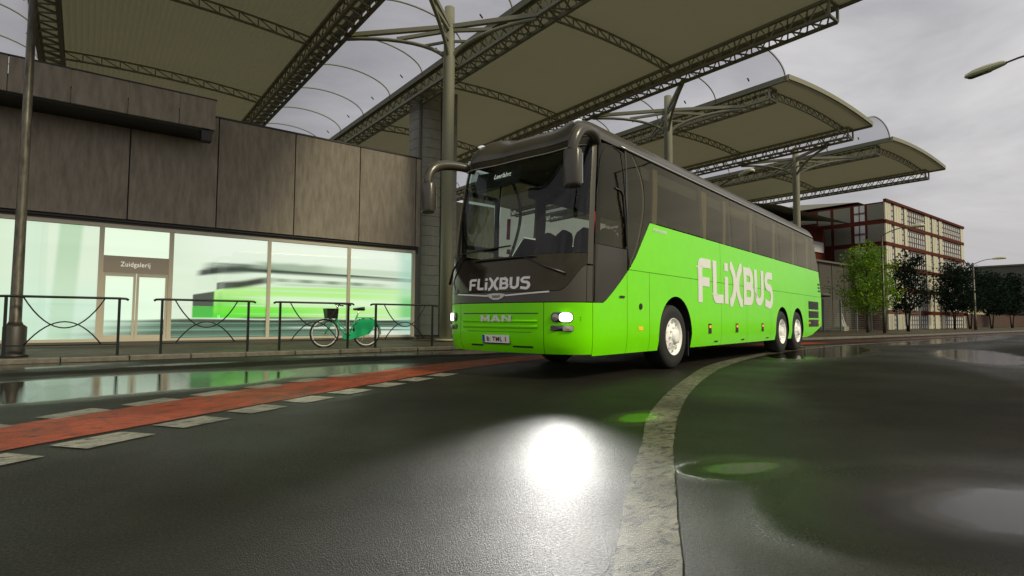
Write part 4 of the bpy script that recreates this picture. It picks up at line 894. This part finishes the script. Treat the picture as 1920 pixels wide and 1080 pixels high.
# roof
mb = MB(); us = [-(UE+UR)]+[-u for u in knots(UC, UE, .35)][::-1]+lin(-UC, UC, 61)[1:-1]+knots(UC, UE, .35)+[UE+UR*t for t in (.25, .5, .75, 1)]
us = sorted(set(us)); us = us[:1]+[-(UE+UR*t) for t in (.75, .5, .25)]+us[1:]; us = sorted(set(us))
vv = [ZR+.5*t for t in (0, .08, .17, .28, .4, .52, .64, .76, .88, 1)]
mb.grid(lambda u, v: P(u, v, .002), us, vv)
topz = ZR+RH
mb.grid(lambda x, t: ((lambda p: (p[0], p[1]*t, topz+.05*(1-t*t)*min(1, (x-.3)/2)))(P(U(x) if x > XC else U(XC), ZR+.5))), knots(XC, XE, .4), lin(-1, 1, 9))
mb.grid(lambda u, t: (lambda p: Vector((p[0]+(P(UC, ZR+.5)[0]-p[0])*t, p[1]*(1-.0*t), topz)))(P(u, ZR+.5)), lin(-UC, UC, 41), [0, .5, 1])
mb.build('roof', DGREY, BUS)
# rear end wall and underbody
MB().box(.8, 13.2, -1.15, 1.15, .38, .46).build('underbody', RUBBER, BUS)
for xc, r_ in AR:
    for s_ in (-1, 1):
        MB().grid(lambda t, y: (xc-(r_+.01)*math.cos(t), s_*y, ZA+(r_+.01)*math.sin(t)), lin(-.3, math.pi+.3, 24), [.62, 1.25]).add([(xc-r_, s_*.62, .3), (xc+r_, s_*.62, .3), (xc+r_, s_*.62, 1.2), (xc-r_, s_*.62, 1.2)], [(0,1,2,3)]).build('wheel_arch', RUBBER, BUS)
# floor and interior
MB().box(2.2, 13.3, -1.18, 1.18, 1.22, 1.27).box(2.2, 2.25, -1.18, 1.18, .9, 1.26).box(.7, 2.2, -1.1, 1.15, .85, .9).build('floor', INTD, BUS)
MB().box(2.3, 13.3, .75, 1.13, 3.0, 3.18).box(2.3, 13.3, -1.13, -.75, 3.0, 3.18).build('luggage_rack', mat('dark_grey_interior', (.09, .09, .075), .8), BUS)
MB().box(1.3, 13.3, -1.12, 1.12, 3.3, 3.34).build('ceiling', INT, BUS)
MB().box(13.3, 13.36, -1.15, 1.15, .7, 3.3).build('rear_wall', INT, BUS)
mb = MB().box(.62, 1.05, -1.12, 1.1, .95, 1.50); mb.box(1.05, 1.2, -.98, -.2, 1.1, 1.50); mb.build('dashboard', INTD, BUS, bevel=.04)
MB().tube([(1.32-.0+.22*math.cos(a)*.35, -.62+.23*math.sin(a), 1.60+.22*math.cos(a)) for a in lin(0, 2*math.pi, 25)[:-1]], .016, 6, closed=True).tube([(1.32, -.62, 1.60), (1.15, -.62, 1.4)], .03, 6).build('steering_wheel', BLKPL, BUS)
def seat_mb(x, y, z, w_=.44):
    mb = MB(); mb.box(x-.02, x+.42, y-w_/2, y+w_/2, z+.38, z+.5)
    def fn(u, v):   # rounded backrest with headrest
        hh = z+.45+.78*u; ww = w_/2*(1 if u < .72 else math.sqrt(max(0, 1-((u-.72)/.28)**2))*.85+.15)
        return (x+.40+.13*u+.06*math.cos(v), y+ww*math.sin(v)*1.0, hh)
    mb.grid(fn, lin(0, 1, 12), lin(0, 2*math.pi, 15)); return mb
s0 = None
for i in range(12):
    for y in (-.95, -.48, .48, .95):
        x = 2.65+i*.84
        if s0 is None: s0 = seat_mb(0, 0, 0).build('passenger_seat', SEATM, BUS); o = s0
        else: o = s0.copy(); COL.objects.link(o)
        o.location = (x, y, 1.27)
seat_mb(0, 0, 0, .5).build('driver_seat', SEATM, BUS).location = (1.55, -.62, 1.0)
seat_mb(0, 0, 0, .42).build('guide_seat', SEATM, BUS).location = (1.62, .55, 1.05)
# panel with the dark band and front passengers' rail behind the windscreen
MB().box(2.28, 2.34, -1.15, -.2, 1.25, 1.95).box(2.28, 2.34, .35, 1.15, 1.25, 1.95).build('front_partition', SEATM, BUS)
# pale blinds at the far side windows, brown pillar curtains and red handles behind the windscreen
for a, b in ((1.72, 2.42), (2.95, 4.45)):
    pass
for x, w_ in ((2.62, .30),):
    MB().grid(lambda t, z: (x+w_*t+.06*math.sin((z-2.2)*3), HW-.16+.02*math.sin(t*30), z), lin(-.5, .5, 13), lin(1.9, 3.25, 10)).build('curtain', mat('rust_curtain', (.16, .06, .03), .9), BUS)
for y, z in ((.55, 2.42), (.50, 2.05)): pass
MB().tube([(1.62, 1.02, 2.15), (1.62, 1.0, 2.5)], .03, 8).tube([(1.62, 1.02, 1.9), (1.62, 1.0, 1.98)], .03, 8).build('grab_handle', mat('red_plastic', (.5, .02, .02), .5), BUS)
MB().tube([(1.1, -1.05, 2.0), (1.1, -1.03, 2.3)], .025, 8).build('grab_handle', mat('red_plastic', (.5, .02, .02), .5), BUS)
# passenger door frame on the far side
mb = MB()
yd = HW-.07
for a, b in (((.72, 1.05), (.80, 2.85)), ((1.50, 1.05), (1.55, 2.85))): mb.beam((a[0], yd, a[1]), (b[0], yd, b[1]), .07, .05)
for z in (1.05, 1.95, 2.83): mb.beam((.76, yd, z), (1.54, yd, z), .07, .06)
mb.build('door_frame', BLKPL, BUS)
# destination display
mb = MB(); V = [P(u, z, -.05) for u in (-.93, -.6, -.3, 0.02) for z in (2.80, 3.08)]
dsp = mb.add(V, [(0,2,3,1),(2,4,5,3),(4,6,7,5)]).build('destination_display', mat('display_black', (.003, .003, .003), .6), BUS)
def decal(name, vs, fs, u0, z0, par, mt, off, scx=1, flipx=False):
    V = [P(u0+x*scx, z0+y, off) for x, y in vs]
    return MB().add(V, fs).build(name, mt, par)
LED = mat('led_white', (.9, .9, .85), .5, emit=(1, 1, .9), es=.9)
vs, fs = text_mesh('Leerfahrt', .115, bold=.0, spacing=1.1); tw = max(v[0] for v in vs)
decal('display_text', vs, fs, -.52, 2.935, dsp, LED, -.03, .36/tw)
# logo lettering made of thick strokes
def stroke(path, w_, dz=0, step=.04, round_=True):
    pts = []; P_ = [Vector(p) for p in path]
    for a, b in zip(P_, P_[1:]):
        n = max(1, int((b-a).length/step)); pts += [a.lerp(b, i/n) for i in range(n)]
    pts.append(P_[-1]); out = []
    for i, p in enumerate(pts):
        d0 = (pts[i]-pts[i-1]).normalized() if i else (pts[1]-pts[0]).normalized(); d1 = (pts[i+1]-pts[i]).normalized() if i < len(pts)-1 else d0
        d = (d0+d1).normalized(); n_ = Vector((-d.y, d.x)); k = 1/max(.5, n_.dot(Vector((-d1.y, d1.x)))); out.append((p+n_*w_/2*k, p-n_*w_/2*k))
    return out
def arcp(cx, cy, rx, ry, a0, a1, n=12): return [(cx+rx*math.cos(R(a0+(a1-a0)*i/n)), cy+ry*math.sin(R(a0+(a1-a0)*i/n))) for i in range(n+1)]
w0 = .21; h0 = w0/2
LOGO = []   # (path, width) unit height 1
def Lt(x, *paths): 
    for p in paths: LOGO.append(([(a+x, b) for a, b in p], w0))
Lt(0, [(h0, 0), (h0, .80)]+arcp(.20, .80, .20-h0, .20-h0, 180, 90)[0:]+[(.66, 1-h0)], [(h0+.1, .47), (.58, .47)])
Lt(.76, [(h0, 1), (h0, .20)]+arcp(.20, .20, .20-h0, .20-h0, 180, 270)+[(.58, h0)])
Lt(1.43, [(h0, 0), (h0, .66)], [(h0, .80), (h0, 1.0)])
Lt(1.74, [(.02, .97), (.10, .96)]+arcp(.02, .5, .30, .42, 50, -50, 14)+[(.10, .04), (.0, .03)], [(.80, .97), (.72, .96)]+arcp(.80, .5, .30, .42, 130, 230, 14)+[(.72, .04), (.82, .03)])
Lt(2.64, [(h0, 0), (h0, 1)], [(h0+.1, 1-h0), (.42, 1-h0)]+arcp(.42, .70, .155, 1-h0-.70, 90, -90)+[(.2, .505)], [(.42, .505)]+arcp(.45, .31, .165, .205, 90, -90)+[(.2, h0)])
Lt(3.42, [(h0, 1), (h0, .33)]+arcp(.36, .36, .36-h0, .36-h0, 180, 360)+[(.72-h0, 1)])
Lt(4.22, [(.66, 1-h0), (.33, 1-h0)]+arcp(.32, .72, .32-h0, .28-h0, 90, 270)+[(.40, .54)]+arcp(.40, .285, .31-h0, .28-h0+.075, 90, -90)+[(.02, h0)])
def logo(u0, z0, u1, z1, hgt, name, label=None):
    W_ = 4.93; mb = MB()
    for k, (path, w_) in enumerate(LOGO):
        o_ = stroke(path, w_); V = []
        for p, q in o_:
            for c in (p, q):
                t = c.x/W_; V.append(P(u0+(u1-u0)*t, z0+(z1-z0)*t+c.y*hgt, .006+.0006*(k % 3)))
        mb.add(V, [(2*i, 2*i+1, 2*i+3, 2*i+2) for i in range(len(o_)-1)])
    o = mb.build(name, WHITE, BUS)
    return o
logo(-.56, 1.20, .58, 1.20, .165, 'lettering')
# 'visible side': seen from outside the text runs from front to rear
logo(U(4.13), 1.115, U(8.62), 1.125, .80, 'lettering')
# far side: runs from rear to front (mirrored direction), out of sight
# chrome line with the winged badge
mb = MB(); 
for a, b in (((-.86, 1.155), (-.16, 1.115)), ((.86, 1.155), (.16, 1.115))):
    V = []
    for t in lin(0, 1, 9): u = a[0]+(b[0]-a[0])*t; z = a[1]+(b[1]-a[1])*t; V += [P(u, z-.010, .012), P(u, z+.010, .012)]
    mb.add(V, [(2*i, 2*i+2, 2*i+3, 2*i+1) for i in range(8)])
mb.build('chrome_strip', mat('pale_strip', (.75, .75, .7), .3, .3), BUS)
V = [P(u, z, .014) for u, z in [(-.17, 1.135), (-.13, 1.09), (-.05, 1.06), (.05, 1.06), (.13, 1.09), (.17, 1.135), (.06, 1.15), (-.06, 1.15)]]
bd_ = MB().add(V, [tuple(range(8))]).build('badge', mat('badge_silver', (.55, .55, .5), .3, .6), BUS)
mb = MB()
for u, z in ((-.06, 1.105), (-.03, 1.10), (0, 1.105), (.03, 1.10), (.06, 1.108)): mb.add([P(u-.011, z-.018, .017), P(u+.011, z-.018, .017), P(u+.011, z+.018, .017), P(u-.011, z+.018, .017)], [(0,1,2,3)])
mb.build('badge_relief', mat('badge_dark', (.2, .2, .18), .5), bd_)
# maker's letters, grille ribs, plate
mb = MB(); kk = 0
for path in ([(0, 0), (0, 1)], [(0, .92), (.42, .25), (.84, .92)], [(.84, 1), (.84, 0)], [(1.25, 0), (1.68, .98)], [(1.68, .98), (2.11, 0)], [(1.42, .28), (1.94, .28)], [(2.52, 0), (2.52, 1)], [(2.52, .92), (3.30, .08)], [(3.30, 0), (3.30, 1)]):
    o_ = stroke(path, .26); V = [P(-.26+c.x*.52/3.3, .758+c.y*.088, .024+.0006*(kk % 4)) for pq in o_ for c in pq]; kk += 1
    mb.add(V, [(2*i, 2*i+1, 2*i+3, 2*i+2) for i in range(len(o_)-1)])
mb.build('maker_letters', mat('pale_letters', (.75, .74, .68), .3, .2), BUS)
gr_ = patch('grille_slat', DARKT, -.69, .70, .865, .877, off=.004, nz=1, gap=0)
patch('grille_slat', SEAM, -.58, .60, .617, .624, off=.003, nz=1, gap=0)
GR2 = mat('lime_paint_light', (.16, .60, .01), .35, coat=.3)
for z0, z1 in ((.745, .785), (.665, .72)):
    MB().grid(lambda u, t: P(u, z0+(z1-z0)*t, .002+.016*math.sin(math.pi*t)), lin(-.69, .69, 30), lin(0, 1, 5)).build('grille_rib', GREEN, BUS)
npl = patch('number_plate', mat('plate_white', (.88, .87, .76), .4), -.25, .25, .47, .575, off=.022, nz=1, gap=0)
patch('plate_band', mat('plate_blue', (.01, .05, .35), .4), -.25, -.205, .475, .572, off=.025, nz=1, gap=0, par=npl)
vs, fs = text_mesh('B: TML 1', .085, bold=.0015, spacing=1.15); tw = max(v[0] for v in vs)
decal('plate_text', vs, fs, -.17, .492, npl, DARKT, .026, .36/tw)
patch('plate_holder', DARKT, -.255, .255, .45, .47, off=.02, nz=1, gap=0)
for a, b in ((-.52, -.27), (.29, .62)): patch('bumper_slot', DARKT, a, b, .415, .437, off=.004, nz=1, gap=0)
# headlamps
HL = mat('headlamp_lit', (1, 1, 1), .3, emit=(1, 1, .93), es=3.5); HB = mat('lamp_bowl', (.10, .10, .09), .25, .7); HG = mat('lamp_reflector', (.32, .31, .27), .25, .5)
for s_ in (-1, 1):
    def rr(name, mt, u0, u1, z0, z1, off, rad=.03, par=BUS):
        pts = []
        for cx, cz, a0 in ((u1-rad, z1-rad, 0), (u0+rad, z1-rad, 90), (u0+rad, z0+rad, 180), (u1-rad, z0+rad, 270)):
            pts += [(cx+rad*math.cos(R(a0+k*18)), cz+rad*math.sin(R(a0+k*18))) for k in range(6)]
        V = [P(s_*u, z, off+.012) for u, z in pts]+[P(s_*u, z, -.01) for u, z in pts]; n = len(pts)
        V.append(P(s_*(u0+u1)/2, (z0+z1)/2, off+.02))
        return MB().add(V, [(i, (i+1) % n, 2*n) for i in range(n)]+[(i, n+i, n+(i+1) % n, (i+1) % n) for i in range(n)]).build(name, mt, par)
    hl = rr('headlamp', HB, .885, 1.17, .755, .885, .0, .05)
    rr('lit_lens', HL, .995, 1.16, .762, .878, .014, .05, hl)
    rr('small_lens', HG, .90, .985, .775, .865, .010, .045, hl)
    fg = rr('fog_lamp', HB, .88, 1.175, .640, .715, .0, .02)
    rr('clear_lens', mat('grey_lens', (.40, .37, .34), .3), 1.04, 1.17, .645, .71, .012, .02, fg)
    ld = bpy.data.lights.new('headlight_beam', 'SPOT'); ld.energy = 1250 if s_ > 0 else 250; ld.spot_size = R(36); ld.spot_blend = 1; ld.shadow_soft_size = .09; ld.color = (1, .99, .95)
    lo2 = bpy.data.objects.new('headlight_beam', ld); COL.objects.link(lo2); lo2.parent = hl
    p = P(s_*1.07, .82, .22); lo2.location = p; lo2.rotation_euler = (p-Vector((-5.5, -4.9 if s_ > 0 else -1.5, .62))).to_track_quat('Z', 'Y').to_euler()
# small lamp marks
for z in (.79, .82): MB().tube([P(1.27, z, .002), P(1.27, z, .01)], .006, 6).build('washer_nozzle', DARKT, BUS)
# roof marker lights
for s_ in (-1, 1):
    p = P(s_*(UC-.42), ZR+.26, .01); MB().grid(lambda a, b: (p[0]+.04*math.cos(a)*math.cos(b), p[1]+.07*math.sin(a)*math.cos(b), p[2]+.022*math.sin(b)), lin(0, 2*math.pi, 13), lin(0, math.pi/2, 5)).build('marker_lamp', mat('marker_white', (.8, .8, .8), .3, emit=(1, 1, 1), es=.4), BUS)
# wipers
def wiper(arm, blade, par=BUS):
    w_ = MB().tube([P(u, z, .05) for u, z in arm], [.022, .018, .012], 6).build('wiper', BLKPL, par)
    n = 12; MB().tube([P(blade[0][0]+(blade[1][0]-blade[0][0])*t, blade[0][1]+(blade[1][1]-blade[0][1])*t, .03) for t in lin(0, 1, n)], .012, 6).build('wiper_blade', RUBBER, w_)
wiper([(-1.22, 1.33), (-1.0, 1.52), (-.78, 1.73)], [(-.88, 1.75), (.20, 1.80)])
wiper([(1.07, 1.38), (.80, 1.48), (.45, 1.63)], [(-.50, 1.62), (.62, 1.63)])
# mirrors: big ram's-horn arms
for s_ in (1, -1):
    Y_ = lambda y: -s_*y
    A = [(.95, Y_(1.17), 3.22), (.72, Y_(1.27), 3.26), (.45, Y_(1.34), 3.24), (.24, Y_(1.36), 3.16), (.13, Y_(1.36), 3.02), (.10, Y_(1.35), 2.88)]
    A = smooth_path(A, 5); rr_ = [.06+.02*math.sin(math.pi*i/(len(A)-1)) for i in range(len(A))]
    mi_ = MB().tube(A, rr_, 14).build('mirror_arm', DGREY, BUS)
    mb = MB(); prof = [(2.90, .85), (2.87, 1), (2.62, 1.02), (2.46, 1.0), (2.42, .9)]; V = []; n = 20
    for z, k in prof:
        for j in range(n):
            a = 2*math.pi*j/n; c, sn = math.cos(a), math.sin(a); ee = 3
            x = .11+.075*k*math.copysign(abs(c)**(2/ee), c); y = Y_(1.35)+.115*k*math.copysign(abs(sn)**(2/ee), sn); V.append((x, y, z))
    h_ = mb.add(V, [(i*n+j, i*n+(j+1) % n, (i+1)*n+(j+1) % n, (i+1)*n+j) for i in range(4) for j in range(n)], True).add(V[-n:], [tuple(range(n))]).add(V[:n], [tuple(range(n))]).build('mirror_housing', DGREY, mi_)
    MB().box(.192, .20, Y_(1.35)-.09, Y_(1.35)+.09, 2.47, 2.85).build('mirror_glass', CHROME, h_)
# wheels
def wheel(x, s_, outer=.0):
    yc = -s_
    t = MB(); r_ = .52
    prof = [(.02, .30), (.03, .40), (.02, .48), (-.005, .505), (-.03, .52), (-.27, .52), (-.30, .50), (-.31, .3)]
    t.lathe([(s_*-1*a, q) for a, q in prof], 48)
    o = t.build('tyre', RUBBER, BUS); o.location = (x, yc*1.235, .52)
    mb = MB(); pr_ = [(.025, .305), (.035, .30), (.0, .285), (-.02, .26), (.00, .20), (.03, .15), (.045, .12)] if not outer else [(.025, .305), (.035, .30), (.0, .285), (-.05, .25), (-.07, .17), (-.05, .12)]
    mb.lathe([(-s_*a, q) for a, q in pr_], 48); mb.build('rim', RIM, o)
    mb = MB().lathe([(-s_*a, q) for a, q in ([(.045, .12), (.075, .11), (.085, .06), (.085, .001)] if not outer else [(-.05, .12), (.03, .115), (.045, .09), (.045, .001)])], 24)
    for k in range(10):
        a = 2*math.pi*k/10; mb.tube([(.155*math.cos(a), -s_*.02, .155*math.sin(a)), (.155*math.cos(a), -s_*.06, .155*math.sin(a))], .014, 6)
    mb.build('hub', RIM, o)
    for k in range(10):
        a = 2*math.pi*(k+.5)/10; MB().tube([(.235*math.cos(a), -s_*(.0 if not outer else -.052), .235*math.sin(a)), (.235*math.cos(a), -s_*(.004 if not outer else -.048), .235*math.sin(a))], .022, 10).build('rim_hole', mat('hole_grey', (.35, .35, .33), .6), o)
    return o
for s_ in (1, -1):
    for i, x in enumerate(WH): wheel(x, s_, i == 1)
for s_ in (1, -1): MB().box(3.80, 3.83, -s_*1.22, -s_*.85, .18, .6).build('mud_flap', RUBBER, BUS); MB().box(11.5, 11.53, -s_*1.22, -s_*.85, .25, .7).build('mud_flap', RUBBER, BUS)
vs, fs = text_mesh('WLAN AN BORD', .07, bold=.002); decal('small_lettering', vs, fs, U(2.42), 2.17, BUS, WHITE, .006, .9)
